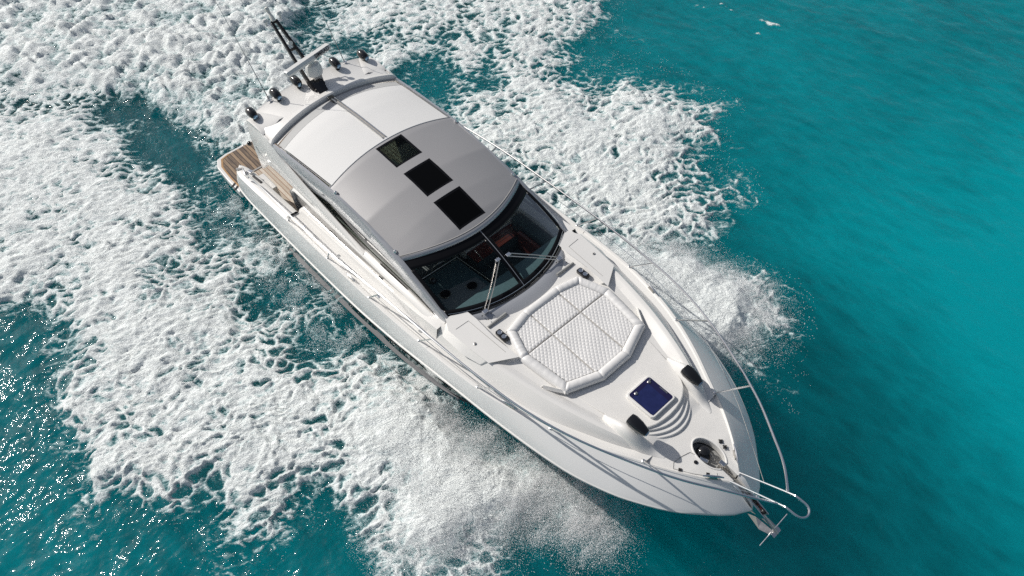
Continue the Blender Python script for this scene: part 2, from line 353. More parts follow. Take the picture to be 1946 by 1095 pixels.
# --- cabin sides: recess panel, ledge, window, roof side
Gt = pc((-3.4, 2.34), (-2.4, 2.36), (-1.2, 2.60), (.3, 2.58), (.9, 2.44), (1.55, 2.27), (2.2, 2.06))
Gb = pc((-3.4, 2.12), (-1.4, 2.20), (.2, 2.23), (1.2, 2.24), (1.7, 2.2), (2.2, 2.04))
Uz = pc((-3.3, 2.98), (-2.2, 3.06), (-1.1, 3.10), (0, 2.99), (.95, 2.78), (1.5, 2.56), (2.2, 2.28))
Uy = pc((-3.3, 1.54), (-1.1, 1.46), (.95, 1.405), (2.2, 1.425))
Lz = pc((-3.05, 2.02), (-2.2, 2.07), (-.8, 2.10), (.4, 2.13), (1.2, 2.17), (2.2, 2.13))
for sg in (-1, 1):
    xs = np.linspace(-3.0, 2.2, 60)
    m = MB().grid([[(x, sg*1.555, float(Lz(x))-.04), (x, sg*1.60, float(Rz(x))-.03)] for x in xs], flip=(sg > 0)); part("side_recess_panel", m, "shade", smooth=True)
    rows = []
    for x in np.linspace(-3.1, 2.2, 60):
        lz = float(Lz(x)); r = max(float(Ry(x))-.005, 1.56); a = sm(-3.12, -2.85, x); k = sm(.9, 1.6, x)
        drop = .06+.0*k
        rows.append([(x, sg*(1.60), lz-drop-.25*(1-a)), (x, sg*(1.625), lz-.03-.22*(1-a)), (x, sg*1.60, lz-.2*(1-a)), (x, sg*1.515, lz+.02-.15*(1-a)), (x, sg*1.50, lz-.01-.15*(1-a)), (x, sg*1.47, lz-.01-.15*(1-a))])
    m = MB().grid(rows, flip=(sg > 0)); part("side_ledge", m, "gel", smooth=True, angle=50)
    # aft face of the ledge dropping to the deck
    m = MB().add([(-3.08, sg*1.47, 1.9), (-3.08, sg*1.64, 1.86), (-2.72, sg*1.74, 1.50), (-2.72, sg*1.74, .7), (-2.72, sg*1.0, .7), (-3.0, sg*1.0, 1.9)], [(0, 1, 2, 3, 4, 5)]); part("cabin_side_bulkhead", m, "gel")
    m = MB().grid([[(x, sg*1.49, float(Lz(x))-.02), (x, sg*1.485, float(Gb(x)))] for x in np.linspace(-3, 2.2, 40)], flip=(sg > 0)); part("window_sill", m, "shade")
    m = MB().grid([[(x, sg*1.475, float(Gb(x))-.01), (x, sg*1.455, float(Gt(x))+.01)] for x in np.linspace(-3, 2.15, 40)], flip=(sg > 0)); part("side_window", m, "skyglass", smooth=True)
    part("window_slot", MB().box((.28, min(sg*1.5, sg*1.515), 2.16), (1.1, max(sg*1.5, sg*1.515), 2.185)), "frit")
    xs = np.linspace(-3.3, 2.2, 70)
    rows = []
    for x in xs:
        gt, uz, uy = float(Gt(x)), float(Uz(x)), float(Uy(x)); th = .05
        gt = min(gt, uz-.05)
        rows.append([(x, sg*1.43, gt-.01), (x, sg*1.475, gt-.012), (x, sg*(1.49), gt+.04), (x, sg*(max(uy, 1.43)+.02), uz-.03), (x, sg*(uy+.005), uz), (x, sg*(uy-.035), uz+.003), (x, sg*(uy-.05), uz-.05)])
    m = MB().grid(rows, flip=(sg > 0)); part("roof_side_rail", m, "silverside", smooth=True, angle=35)
    # handrail in the side recess
    hr = part("grab_rail", MB().tube([(x, sg*1.655, 1.86+.06*(x+1)) for x in np.linspace(-2.5, 1.0, 14)], .011, 8), "chrome", smooth=True)
    for x in (-1.45, .35): part("rail_bracket", MB().obox((x, sg*1.63, 1.86+.06*(x+1)), (.07, .05, .03)), "chrome", hr, bevel=.006)
    # arch side panel (large swept strut)
    top = [(-4.28, 3.0), (-3.35, 3.01), (-2.95, 2.72), (-2.15, 2.50), (-1.45, 2.36), (-.75, 2.22), (-.2, 2.13)]
    bot = [(-4.50, 1.58), (-4.2, 1.80), (-3.85, 2.10), (-3.4, 2.13), (-2.4, 2.14), (-1.6, 2.13), (-.9, 2.12), (-.2, 2.11)]
    tx = np.linspace(0, 1, 30)
    def path(pl, t):
        L = np.concatenate([[0], np.cumsum([math.dist(pl[i], pl[i+1]) for i in range(len(pl)-1)])]); L /= L[-1]
        return np.interp(t, L, [p[0] for p in pl]), np.interp(t, L, [p[1] for p in pl])
    m = MB(); rows = []
    for t in tx:
        a = path(top, t); b = path(bot, t); mid = (a[0]*.45+b[0]*.55, a[1]*.45+b[1]*.55)
        w = .02+.02*(1-t)
        rows.append([(a[0], sg*(1.535-w*.4), a[1]), (a[0], sg*1.55, a[1]-.005), (a[0]*.8+b[0]*.2, sg*(1.56+w), a[1]*.8+b[1]*.2), (mid[0], sg*(1.58+w), mid[1]), (b[0], sg*(1.60+.02*(1-t)), b[1]), (b[0], sg*(1.54), b[1])])
    m.grid(rows, flip=(sg > 0)); r0 = rows[0]
    m.add(r0, [tuple(range(6))])
    m.add([(path(top, t)[0], sg*1.515, path(top, t)[1]) for t in tx]+[(path(bot, t)[0], sg*1.53, path(bot, t)[1]) for t in tx], [(i, i+1, 31+i, 30+i) for i in range(29)])
    part("arch_side_panel", m, "gel", smooth=True, angle=38)
    part("stern_dome_lamp", MB().lathe([(.05, 0), (.055, .03), (.045, .06), (.02, .078)], T(-4.33, sg*1.66, 2.45) @ Matrix.Rotation(radians(90*-sg), 4, 'X'), 16), "blackgloss", smooth=True)
# --- roof
def roofz(x, y):
    zc = np.interp(x, [-4.4, -3.3, -2.3, -1.1, 0, .7, 1.2, 1.45], [3.22, 3.24, 3.30, 3.31, 3.22, 3.10, 2.98, 2.89])
    e = np.interp(x, [-4.4, -3.3, -1.1, 0, .95, 1.5], [2.98, 2.985, 3.10, 2.99, 2.775, 2.62])
    u = np.clip(np.abs(y)/1.43, 0, 1.1)
    return zc+(e-zc)*u**2.1
def patch(x0f, x1f, yf, nx=40, ny=40, dz=0., skirt=0.):
    rows = []
    for i in range(nx+1):
        r = []
        for j in range(ny+1):
            u = -1+2*j/ny; x0 = x0f(u); x1 = x1f(u); x = x0+(x1-x0)*i/nx; y = u*float(yf(x)); r.append((x, y, float(roofz(x, y))+dz))
        rows.append(r)
    return rows
yin = lambda x: float(Uy(x))-.035
front = lambda u: 1.43-.48*abs(u)**2.0
SEAM = lambda u: -1.27+.13*abs(u)**2
holes = [(-1.20, -.52), (-.31, .40), (.57, 1.29)]
# silver section built as strips round three openings
HY = .30
rb = MB()
def strip(x0f, x1f, y0f, y1f, nx, ny):
    rows = []
    for i in range(nx+1):
        r = []
        for j in range(ny+1):
            t = j/ny
            # y at this column, then x by the local boundaries
            xa = x0f(0); yy0 = y0f(xa); yy1 = y1f(xa)
            y = yy0+(yy1-yy0)*t; u = y/1.42; x = x0f(u)+(x1f(u)-x0f(u))*i/nx
            y = y0f(x)+(y1f(x)-y0f(x))*t
            r.append((x, y, float(roofz(x, y))))
        rows.append(r)
    rb.grid(rows, flip=False)
for sg in (-1, 1):
    if sg < 0: strip(SEAM, front, lambda x: -yin(x), lambda x: -HY, 60, 20)
    else: strip(SEAM, front, lambda x: HY, lambda x: yin(x), 60, 20)
edges = [(SEAM, lambda u: holes[0][0]), (lambda u: holes[0][1], lambda u: holes[1][0]), (lambda u: holes[1][1], lambda u: holes[2][0]), (lambda u: holes[2][1], front)]
for a, b in edges: strip(a, b, lambda x: -HY, lambda x: HY, 6, 10)
roof = part("silver_roof", rb, "silver", smooth=True, angle=60, solid=0.)
lip = MB()     # front lip of the roof
us = np.linspace(-1, 1, 50); rows = []
for u in us:
    x = front(u); y = u*yin(x); z = float(roofz(x, y)); rows.append([(x, y, z), (x+.02, y, z-.008), (x+.045, y*1.0, z-.03), (x+.05, y, z-.06), (x+.0, y*.99, z-.07)])
part("roof_front_lip", lip.grid(rows), "silverside", smooth=True)
lip = MB(); rows = []
for u in us:
    x = front(u)-.03; y = u*yin(x); z = float(roofz(x, y))+.004; rows.append([(x-.012, y, z), (x, y, z+.003), (x+.006, y, z)])
part("roof_drip_seam", lip.grid(rows), "shade")
# roof windows
for k, (a, b) in enumerate(holes):
    zc = lambda x, y: float(roofz(x, 0.30*0+y*0))-.0
    m = MB(); g = .012
    # frame: thin flat rim following the opening, the pane sits flat between the corners
    zz = [float(roofz(a, HY)), float(roofz(b, HY))]
    fz = [zz[0]-.004+.012, zz[1]-.004+.012]
    w_ = part("roof_window", MB().add([(a+g, -HY+g, fz[0]-.01), (b-g, -HY+g, fz[1]-.01), (b-g, HY-g, fz[0]*0+fz[1]-.01), (a+g, HY-g, fz[0]-.01)], [(0, 1, 2, 3)]), "skyglass" if k == 0 else "blackglass")
    m = MB()
    o_ = [(a, -HY), (b, -HY), (b, HY), (a, HY)]; inn = [(a+.045, -HY+.045), (b-.045, -HY+.045), (b-.045, HY-.045), (a+.045, HY-.045)]
    fzf = lambda x: np.interp(x, [a, b], fz)
    vs = [(x, y, fzf(x)-.006) for x, y in o_]+[(x, y, fzf(x)-.006) for x, y in inn]
    m.add(vs, [(i, (i+1) % 4, 4+(i+1) % 4, 4+i) for i in range(4)]); part("window_frame", m, "frit", w_)
    # light chamfer between roof camber and the flat pane
    m = MB(); n = 12
    for xe, s1 in ((a, -1), (b, 1)):
        r1 = []; r2 = []
        for j in range(n+1):
            y = -HY+2*HY*j/n; x2 = xe; r1.append((xe, y, float(roofz(xe, y)))); r2.append((x2+.0*s1, y, float(fzf(xe))-.006))
        m = MB(); m.grid([r1, r2], flip=s1 < 0)
        part("window_recess_wall", m, "silverside", w_)
# canvas section, rail slot, aft track
cv = MB(); PT = patch(lambda u: -3.27+.16*abs(u)**2, SEAM, lambda x: yin(x)-.05, 30, 40, dz=.012)
cv.grid([[(x, y, z-.035*float(sm(-2.6, -3.25, x))) for x, y, z in r] for r in PT])
part("roof_canvas", cv, "fabric", smooth=True)
gr = MB(); rows = []
for u in us:
    x = SEAM(u); y = u*(yin(x)); z = float(roofz(x, y)); rows.append([(x-.012, y, z+.0125), (x+.0, y, z+.013), (x+.008, y, z+.001)])
part("roof_seam", gr.grid(rows), "fabric", smooth=True)
m = MB().grid([[(x, y, float(roofz(x, y))+.03) for y in (-.03, .03)] for x in np.linspace(-2.75, -1.33, 12)])
m2 = MB()
for y in (-.034, .034): m2.tube([(x, y, float(roofz(x, 0))+.032) for x in np.linspace(-3.2, -1.33, 12)], .013, 6)
tr = part("canvas_track", m2, "chrome", smooth=True); part("track_bed", MB().grid([[(x, y, float(roofz(x, 0))+.016) for y in (-.03, .03)] for x in np.linspace(-3.35, -1.33, 12)]), "shade", tr)
part("track_carriage", MB().box((-3.42, -.065, float(roofz(-3.3, 0))-.01), (-3.12, .065, float(roofz(-3.3, 0))+.022)), "blackgloss", tr, bevel=.01)
for sg in (-1, 1):
    part("canvas_side_track", MB().tube([(x, sg*(yin(x)-.03), float(roofz(x, yin(x)))+.018) for x in np.linspace(-3.2, -1.15, 16)], .012, 6), "brushed", smooth=True)
    for x in (-.94, .80):
        m = MB().lathe([(.036, 0), (.036, .02), (.02, .045), (.004, .05)], T(x, sg*(float(Uy(x))-.03), float(Uz(x))+.0), 14); part("roof_stud", m, "chrome", smooth=True)
# aft arch deck of the roof
def archz(x, y): return 3.25-.225*(abs(y)/1.5)**2.2
rearx = lambda y: -4.30+.05*abs(y)
m = MB(); rows = []
for j in range(41):
    y = -1.56+3.12*j/40; yc = y; xr = -4.33+.10*sm(1.3, 1.56, abs(y)); z = archz(0, y)
    corner = sm(1.46, 1.56, abs(y))*.05
    xf = -3.36+.14*(abs(y)/1.5)**2
    rows.append([(xr, y, z-.12), (xr-.01, y, z-.03-corner), (xr+.03, y, z+.012-corner), (xr+.07, y, z-corner), (-3.80, y, z-corner), (xf-.15, y, z+.0-corner), (xf-.13, y, z+.028-corner), (xf-.03, y, z+.04-corner), (xf, y, z+.02-corner), (xf+.01, y, z-.055)])
m.grid(rows, flip=True); part("roof_arch", m, "gel", smooth=True, angle=30)
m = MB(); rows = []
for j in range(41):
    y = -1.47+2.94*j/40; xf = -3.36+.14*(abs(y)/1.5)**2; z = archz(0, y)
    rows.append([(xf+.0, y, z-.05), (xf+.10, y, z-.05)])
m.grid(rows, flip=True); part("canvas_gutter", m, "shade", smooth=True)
bnd = MB().grid([[(x, y, z+.003) for x, y, z in r] for r in [[(q[0], q[1], q[2]-.035*float(sm(-2.6, -3.25, q[0]))) for q in r_] for r_ in patch(lambda u: -3.27+.16*abs(u)**2, lambda u: -3.05+.16*abs(u)**2, lambda x: yin(x)-.05, 5, 40, dz=.012)]])
part("canvas_aft_band", bnd, "aftband", smooth=True)  # grey band along the aft end of the canvas
# raised fairings on the arch beside the lamps
for sg in (-1, 1):
    m = MB(); rows = []
    for t in np.linspace(0, 1, 16):
        x = -4.30+.72*t; yo = 1.555-.01*t; yi = 1.28-.30*t; h = .055*sin(pi*t)**.6
        z0 = archz(0, yo); z1 = archz(0, yi)
        rows.append([(x, sg*(yo+.005), z0-.08), (x, sg*yo, z0+h), (x, sg*(yo-.05), z0+h+.012), (x, sg*(yo-.12), z0+h), (x, sg*(yi+.12), z1+.3*h), (x, sg*yi, z1-.005)])
    m.grid(rows, flip=(sg > 0)); part('arch_fairing', m, 'gel', smooth=True, angle=60)
# --- lamps along the arch
for y in (-1.42, -.80, -.29, .33, .67, 1.36):
    z = archz(0, y)+.0
    L = part("arch_lamp", MB().lathe([(.02, -.16), (.06, -.155), (.088, -.11), (.097, -.04), (.092, .04), (.078, .11), (.05, .15), (.045, .152)], T(-4.16, y, z+.135) @ Matrix.Rotation(radians(96), 4, 'Y') @ Matrix.Rotation(0, 4, 'X'), 20), "navlight", smooth=True) if abs(y-.33) > .01 else None
    if L is None: continue
    part("lamp_lens", MB().lathe([(.047, .15), (.05, .162), (.04, .175), (.015, .182)], T(-4.16, y, z+.135) @ Matrix.Rotation(radians(96), 4, 'Y'), 16), "lens", L, smooth=True)
    part("lamp_bracket", MB().obox((-4.10, y, z+.035), (.03, .05, .08)).lathe([(.04, 0), (.04, .012)], T(-4.10, y, z), 10), "rubber", L)
# --- radar and mast
mast = part("signal_mast", MB(), "mastm")
mb_ = MB()
for sg in (-1, 1):
    p0 = Vector((-3.78, sg*.13, 3.26)); p1 = Vector((-4.25, sg*.10, 3.60)); p2 = Vector((-5.02, sg*.05, 4.28))
    mb_.obox((p1+p2)/2, ((p2-p1).length, .045, .075), ax=math.atan2((p2-p1).y, (p2-p1).x), pitch=math.asin(-(p2-p1).z/(p2-p1).length)) if False else None
    for a, b, w1 in ((p0, p1, .07), (p1, p2, .05)):
        d = (b-a).normalized(); s_ = Vector((0, 1, 0))*.026; u_ = d.cross(Vector((0, 1, 0))).normalized()*w1
        vs = [a-s_-u_, a+s_-u_, a+s_+u_, a-s_+u_, b-s_-u_*.8, b+s_-u_*.8, b+s_+u_*.8, b-s_+u_*.8]
        mb_.add(vs, [(0, 3, 2, 1), (4, 5, 6, 7), (0, 1, 5, 4), (1, 2, 6, 5), (2, 3, 7, 6), (3, 0, 4, 7)])
for f in (.35, .98):
    c = Vector((-4.25-.77*f, 0, 3.60+.68*f)); mb_.obox(c, (.06, .26-.13*f, .03))
mb_.obox((-3.86, 0, 3.27), (.34, .26, .06))
mast.data.from_pydata(mb_.v, [], mb_.f); mast.data.update()
part("mast_plate", MB().obox((-3.72, 0, 3.33), (.36, .22, .02), pitch=.55), "blackgloss", mast)
part("mast_light", MB().lathe([(.05, 0), (.05, .10), (.035, .13), (.035, .22), (.045, .23), (.045, .29), (.02, .31)], T(-5.0, .0, 4.28) @ Matrix.Rotation(radians(-38), 4, 'Y'), 12), "cream", mast, smooth=True)
for sg, h in ((-1, .0), (1, .03)):
    part("gps_dome", MB().lathe([(.02, -.12), (.02, -.03), (.055, -.02), (.055, .01), (.035, .035), (.005, .04)], T(-5.02, sg*.17, 4.36+h), 14), "radarm", mast, smooth=True)
part("mast_crossbar", MB().tube([(-5.0, -.18, 4.25), (-5.0, .18, 4.25)], .012, 6), "chrome", mast)
part("mast_horn", MB().lathe([(.01, 0), (.02, .06), (.045, .14)], T(-4.62, .0, 3.95) @ Matrix.Rotation(radians(70), 4, 'Y'), 12), "brushed", mast, smooth=True)
rad = part("radar_scanner", MB(), "radarm")
RA = math.atan2(1.03, -.22)
R4 = T(-3.93, .02, 3.84) @ Matrix.Rotation(RA, 4, 'Z')
prof = [(-.07, -.05), (.07, -.05), (.085, -.01), (.06, .055), (-.05, .06), (-.085, .0)]
rbm = MB(); rbm.grid([[tuple(R4 @ Vector((l, a*s, b*s))) for a, b in prof] for l, s in ((-.60, .8), (-.57, 1), (.57, 1), (.60, .8))], close_v=True, flip=True)
n0 = 0; rbm.f += [(0, 1, 2, 3, 4, 5), (23, 22, 21, 20, 19, 18)]
rad.data.from_pydata(rbm.v, [], rbm.f); rad.data.update()
part("radar_pedestal", MB().lathe([(.05, .36), (.05, .30), (.14, .28), (.17, .2), (.17, .06), (.12, .02)], T(-3.93, .08, 3.44), 10), "radarm", rad, smooth=True, angle=30)
part("radar_bracket", MB().box((-4.03, -.02, 3.26), (-3.83, .18, 3.48)), "brushed", rad, bevel=.02)
tc_ = bpy.data.curves.new("lettering", 'FONT'); tc_.body = "SIMRAD"; tc_.size = .115; tc_.align_x = 'CENTER'; tc_.align_y = 'CENTER'; tc_.extrude = .0015; tc_.offset = .002
tc_.materials.append(M['darkletter'])
to = bpy.data.objects.new("lettering", tc_); COL.objects.link(to); to.parent = rad
# text reads along +y (to port), on the forward sloping face
nrm = Vector((.92, .39, 0)); nrm = (R4.to_3x3() @ Vector((0, -1, 0))).normalized(); 
xd = (R4.to_3x3() @ Vector((1, 0, 0))).normalized()
if nrm.x < 0: nrm = -nrm
zf = (nrm*.062+Vector((0, 0, .022))).normalized(); yd = zf.cross(xd).normalized()
mt = Matrix((xd, yd, zf)).transposed().to_4x4(); mt.translation = R4 @ Vector((.33, 0, 0))+nrm*.082+Vector((0, 0, .022))+zf*.012
to.matrix_world = mt
bpy.context.view_layer.update()
lm = bpy.data.meshes.new_from_object(to.evaluated_get(bpy.context.evaluated_depsgraph_get())); bpy.data.objects.remove(to)
lo = bpy.data.objects.new("lettering", lm); COL.objects.link(lo); lo.parent = rad; lo.matrix_world = mt
# whip antennas
for sg in (-1, 1):
    b = Vector((-4.27, sg*.94, 3.18)); t_ = b+Vector((-.86, -.02, 2.25))
    part("whip_antenna", MB().tube([b, b+(t_-b)*.12, b+(t_-b)*.5, t_], [.012, .010, .006, .004], 6), "cord", smooth=True)
    part("antenna_mount", MB().obox((-4.25, sg*.94, 3.17), (.07, .05, .07)).tube([(-4.25, sg*.94-.06, 3.2), (-4.25, sg*.94+.06, 3.2)], .01, 6), "chrome")
# ================================================================ windscreen and cabin
def WS(u, v):   # u -1..1 starboard->port, v 0 bottom .. 1 top
    xb, yb, zb = 2.64-.47*abs(u)**2.2, 1.405*u, 2.255+.015*abs(u)
    xt, yt = 1.43-.47*abs(u)**2.0, 1.375*u
    zt = float(roofz(xt, yt))-.05
    f = v; bulge = .05*sin(pi*v)
    return (xb*(1-f)+xt*f+bulge*.4, yb*(1-f)+yt*f, zb*(1-f)+zt*f+bulge)
def wsgrid(u0, u1, v0, v1, nu, nv, off=0.):
    return [[(lambda p: (p[0]+off*.4, p[1], p[2]+off))(WS(u0+(u1-u0)*i/nu, (v0(u0+(u1-u0)*i/nu) if callable(v0) else v0)+((v1(u0+(u1-u0)*i/nu) if callable(v1) else v1)-(v0(u0+(u1-u0)*i/nu) if callable(v0) else v0))*j/nv)) for j in range(nv+1)] for i in range(nu+1)]
vb = lambda u: .10
vt = lambda u: .83-.02*abs(u)
wf = MB()
wf.grid(wsgrid(-1, 1, 0, vb, 60, 2)); wf.grid(wsgrid(-1, 1, vt, 1, 60, 4))
for a, b in ((-1, -.955), (-.045, .045), (.955, 1)): wf.grid(wsgrid(a, b, vb, vt, 4, 16))
wsf = part("windscreen_frame", wf, "frit", smooth=True, solid=.006)
for a, b in ((-.955, -.045), (.045, .955)):
    part("windscreen_pane", MB().grid(wsgrid(a, b, vb, vt, 20, 16, -.004)), "glass", smooth=True)
part("windscreen_seam", MB().grid(wsgrid(-.004, .004, .03, .97, 1, 20, .006)), "silverside", wsf)
m = MB()
m.tube([WS(u, -.015) for u in np.linspace(-.99, .99, 50)], .016, 6); part("windscreen_seal", m, "blackgloss", wsf, smooth=True)
m = MB().tube([(lambda p: (p[0]+.004, p[1], p[2]+.012))(WS(u, .035)) for u in np.linspace(-.97, .97, 50)], .004, 5); part("windscreen_trim", m, "chrome", wsf)
# scuttle: silver-white strip between glass and foredeck
m = MB(); rows = []
for u in np.linspace(-1, 1, 50):
    p = WS(u, 0); k = 1-abs(u)**3
    rows.append([(p[0]-.02, p[1], p[2]-.02), (p[0]+.015, p[1], p[2]-.015), (p[0]+.06+.10*k, p[1]*1.0, p[2]-.03+.02*k), (p[0]+.08+.22*k, p[1]*.98, 2.20), (p[0]+.1+.24*k, p[1]*.98, 2.12)])
part("scuttle_panel", m.grid(rows, flip=False), "silverside", smooth=True)
m = MB().grid([[(min(WS(u, 0)[0]-.035, 2.6), WS(u, 0)[1], 2.236), (2.3, WS(u, 0)[1]*.97, 2.23), (2.1, WS(u, 0)[1]*.97, 2.215), (2.05, WS(u, 0)[1]*.97, 2.0)] for u in np.linspace(-.95, .95, 40)])
part('dash_cowl', m, 'cabin', smooth=True)
# wipers
for sg, b, t in ((-1, (2.56, -.86, 2.29), (2.06, -.11, 2.62)), (1, (2.59, .86, 2.29), (2.10, .10, 2.62))):
    b = Vector(b); t = Vector(t); sd = Vector((t-b)).cross(Vector((.4, 0, 1))).normalized()*.028
    mid = (b+t)/2+Vector((.03, 0, .035))
    W_ = part("wiper", MB().tube([b+sd, mid+sd, t+sd], .010, 6).tube([b-sd, mid-sd, t-sd], .010, 6), "brushed", smooth=True)
    part("wiper_tip", MB().obox(t+Vector((0, 0, .0)), (.07, .09, .03)), "chrome", W_, bevel=.008); part("wiper_head", MB().obox(b, (.08, .10, .04)), "chrome", W_, bevel=.008)
    part("wiper_blade", MB().tube([b*.25+t*.75+Vector((0, 0, -.02)), t+(t-b)*.0+Vector((0, 0, -.015))], .006, 5), "rubber", W_)
    for q in (Vector((.08, .06, -.02)), Vector((.02, -.09, -.02)), Vector((.14, sg*.05, -.04))): part("wiper_bolt", MB().lathe([(.012, 0), (.008, .012)], T(*(b+q)), 8), "rubber", W_)
# ---- cabin interior (seen through the tinted glass)
part("cabin_floor", MB().box((-2.9, -1.44, .9), (2.4, 1.44, .95)), "carpet")
for sg in (-1, 1): part("cabin_liner", MB().box((-2.9, sg*1.44-.01, .95), (2.3, sg*1.44+.01, 2.2)), "cream")
part("forward_bulkhead", MB().box((2.3, -1.43, .95), (2.36, 1.43, 2.18)), "cabin")
m = MB().prism([(.93, -1.42), (1.0, -.30), (2.05, -.22), (2.47, -.3), (2.42, -.8), (2.12, -1.38)], 1.2, lambda x, y: 1.93+.02*(x-1)); D_ = part("dashboard", m, "cabin", bevel=.03)
m = MB().prism([(1.45, -1.12), (1.52, -.7), (1.62, -.34), (2.3, -.30), (2.35, -.75), (2.08, -1.22)], 1.93, lambda x, y: 1.942+.02*(x-1)); part("dash_pad", m, "cabinlight", D_)
for x, y in ((1.55, -1.0), (1.74, -.53)):
    part("dash_speaker", MB().lathe([(.095, 0), (.095, .018), (.086, .022), (.02, .022)], T(x, y, 1.955), 24), "frit", D_, smooth=True)
    part("speaker_ring", MB().tube([(x+.1*cos(a), y+.1*sin(a), 1.978) for a in np.linspace(0, 2*pi, 25)[:-1]], .004, 5, closed=True), "brushed", D_)
part("compass", MB().lathe([(.075, 0), (.07, .03), (.04, .07), (.01, .08)], T(1.12, -.97, 1.93), 16), "blackgloss", D_, smooth=True)
part("dash_trim", MB().tube([(.94, -1.4, 1.96), (1.0, -.3, 1.97), (2.05, -.2, 1.985)], .008, 5), "brushed", D_)
part("helm_wheel", MB().tube([(.86+.05*cos(a)*.5, -.62+.17*cos(a), 1.78+.17*sin(a)) for a in np.linspace(0, 2*pi, 25)[:-1]], .014, 6, closed=True), "brushed", D_, smooth=True)
part("helm_seat", MB().box((.0, -1.1, 1.0), (.55, -.1, 1.5)).box((-.15, -1.1, 1.5), (.02, -.1, 1.95)), "cabin", bevel=.05)
part("helm_seat_cushion", MB().box((.02, -1.25, 1.5), (.62, -.42, 1.62)), "cabinlight", bevel=.04)
m = MB().box((-.9, .72, 1.0), (.72, 1.40, 1.34)); S_ = part("cabin_sofa", m, "cream", bevel=.05)
part("sofa_back", MB().box((-.9, 1.22, 1.34), (.78, 1.42, 1.72)), "cream", S_, bevel=.05)
for a, b in ((-.88, -.36), (-.34, .18), (.2, .70)): part("sofa_cushion", MB().box((a, .74, 1.34), (b, 1.2, 1.44)), "cream", S_, bevel=.035, segs=3)
part("sofa_bolster", MB().tube([(.46, .62, 1.46), (.44, .86, 1.47)], [.07, .08], 12), "cabinlight", S_, smooth=True)
W2 = part("galley_cabinet", MB().box((.73, .09, 1.0), (1.07, 1.42, 1.53)), "carpet", bevel=.012)
part("cabinet_top", MB().box((.72, .08, 1.53), (1.08, 1.42, 1.56)), "mahogany", W2)
part("cabinet_edge", MB().box((.70, .06, 1.56), (.76, 1.42, 1.6)), "cream", W2, bevel=.01)
for x in (.86, .92, .98): part("cabinet_inlay", MB().box((x, .5, 1.561), (x+.006, 1.40, 1.565)), "brushed", W2)
part("companion_seat", MB().box((.25, .05, .95), (.42, .62, 1.52)).box((.25, .05, 1.35), (.72, .62, 1.48)), "cream", bevel=.03)
part("companion_rail", MB().tube([(.85, .22, 1.62), (1.35, .12, 1.72), (1.9, .08, 1.70), (2.15, .1, 1.55)], .014, 6), "chrome", smooth=True)
part("companionway_well", MB().box((1.1, -.2, .96), (2.2, .45, 1.05)), "frit")
part("port_console", MB().box((.85, 1.18, 1.3), (2.0, 1.43, 1.85)).box((1.9, .9, 1.3), (2.2, 1.42, 1.8)), "cabin", bevel=.06, segs=3)
part("console_door", MB().box((1.15, 1.08, 1.2), (1.92, 1.16, 1.72)), "mahogany", bevel=.01)
m = MB(); m.tube([(2.28-.32*abs(y/1.25)**2.2+.1, y, 2.10) for y in np.linspace(.18, 1.28, 16)], [.035]*16, 8); part("dash_lip", m, "cabinlight", smooth=True)
part("cabin_mat", MB().box((1.12, .15, 1.06), (2.2, 1.1, 1.22)), "carpet", bevel=.02)
# aft part of the cabin, seen through the rear roof window
part("aft_cabin_door", MB().box((-2.92, -1.42, .95), (-2.91, 1.42, 2.95)), "skyglass")
part("dinette_seat", MB().box((-2.75, .25, 1.1), (-1.9, .75, 1.5)), "cabinlight", bevel=.06)
part("dinette_table", MB().box((-2.3, -.35, 1.5), (-1.75, .12, 1.54)), "cabinlight", bevel=.01)
part("dinette_cushion", MB().box((-2.75, -.6, 1.2), (-2.35, -.1, 1.5)), "cream", bevel=.05)

# ================================================================ foredeck
# raised centre platform carrying the hatch
hal = pc((4.25, .93), (4.55, .86), (4.94, .78), (5.4, .68), (5.65, .60), (5.78, .50), (5.88, .35), (5.93, .15), (5.94, .0))
xs = list(np.linspace(4.3, 5.74, 16))+[5.81, 5.86, 5.90, 5.928, 5.94]
pl = [(x, -float(hal(x))) for x in xs[:-1]]+[(5.94, 0)]+[(x, float(hal(x))) for x in xs[:-1][::-1]]
ptop = lambda x, y: 2.125-.028*(y/.7)**2-.02*sm(5.2, 6.1, x)
def slab(poly, z0, ztop, n=1, ins=.02, cx=5.2):
    m = MB(); N = len(poly)
    ring = lambda d, z: [(x-(d*np.sign(x-cx) if abs(x-cx) > .6 else 0)*1.0, y-d*np.sign(y)*(abs(y) > .03), (z(x, y) if callable(z) else z)) for x, y in poly]
    a = ring(0, z0); b = ring(0, lambda x, y: ztop(x, y)-.015); c = ring(ins*.4, lambda x, y: ztop(x, y)-.003); d = ring(ins, ztop)
    m.grid([a, b, c, d], close_v=True)
    half = N//2
    o = len(m.v); m.v += d
    for i in range(half):
        j = N-1-i
        if j-1 > i+1: m.f.append((o+i, o+i+1, o+j-1, o+j))
        elif j-1 == i+1: m.f.append((o+i, o+i+1, o+j))
    return m
pf = part("deck_platform", slab(pl, 1.95, ptop), "nonskid", smooth=True, angle=50)
# steps down to the bow
for k, (xf, hw, z) in enumerate(((6.03, .48, 2.062), (6.11, .47, 2.026), (6.185, .45, 1.99))):
    pts = [(xf-.20*(y/hw)**2 if abs(y) <= hw else xf, y) for y in np.linspace(-hw, hw, 25)]
    poly = [(5.6, -hw)]+pts+[(5.6, hw)]
    part("bow_step", MB().prism(poly, 1.86, z), "gel", bevel=.016)
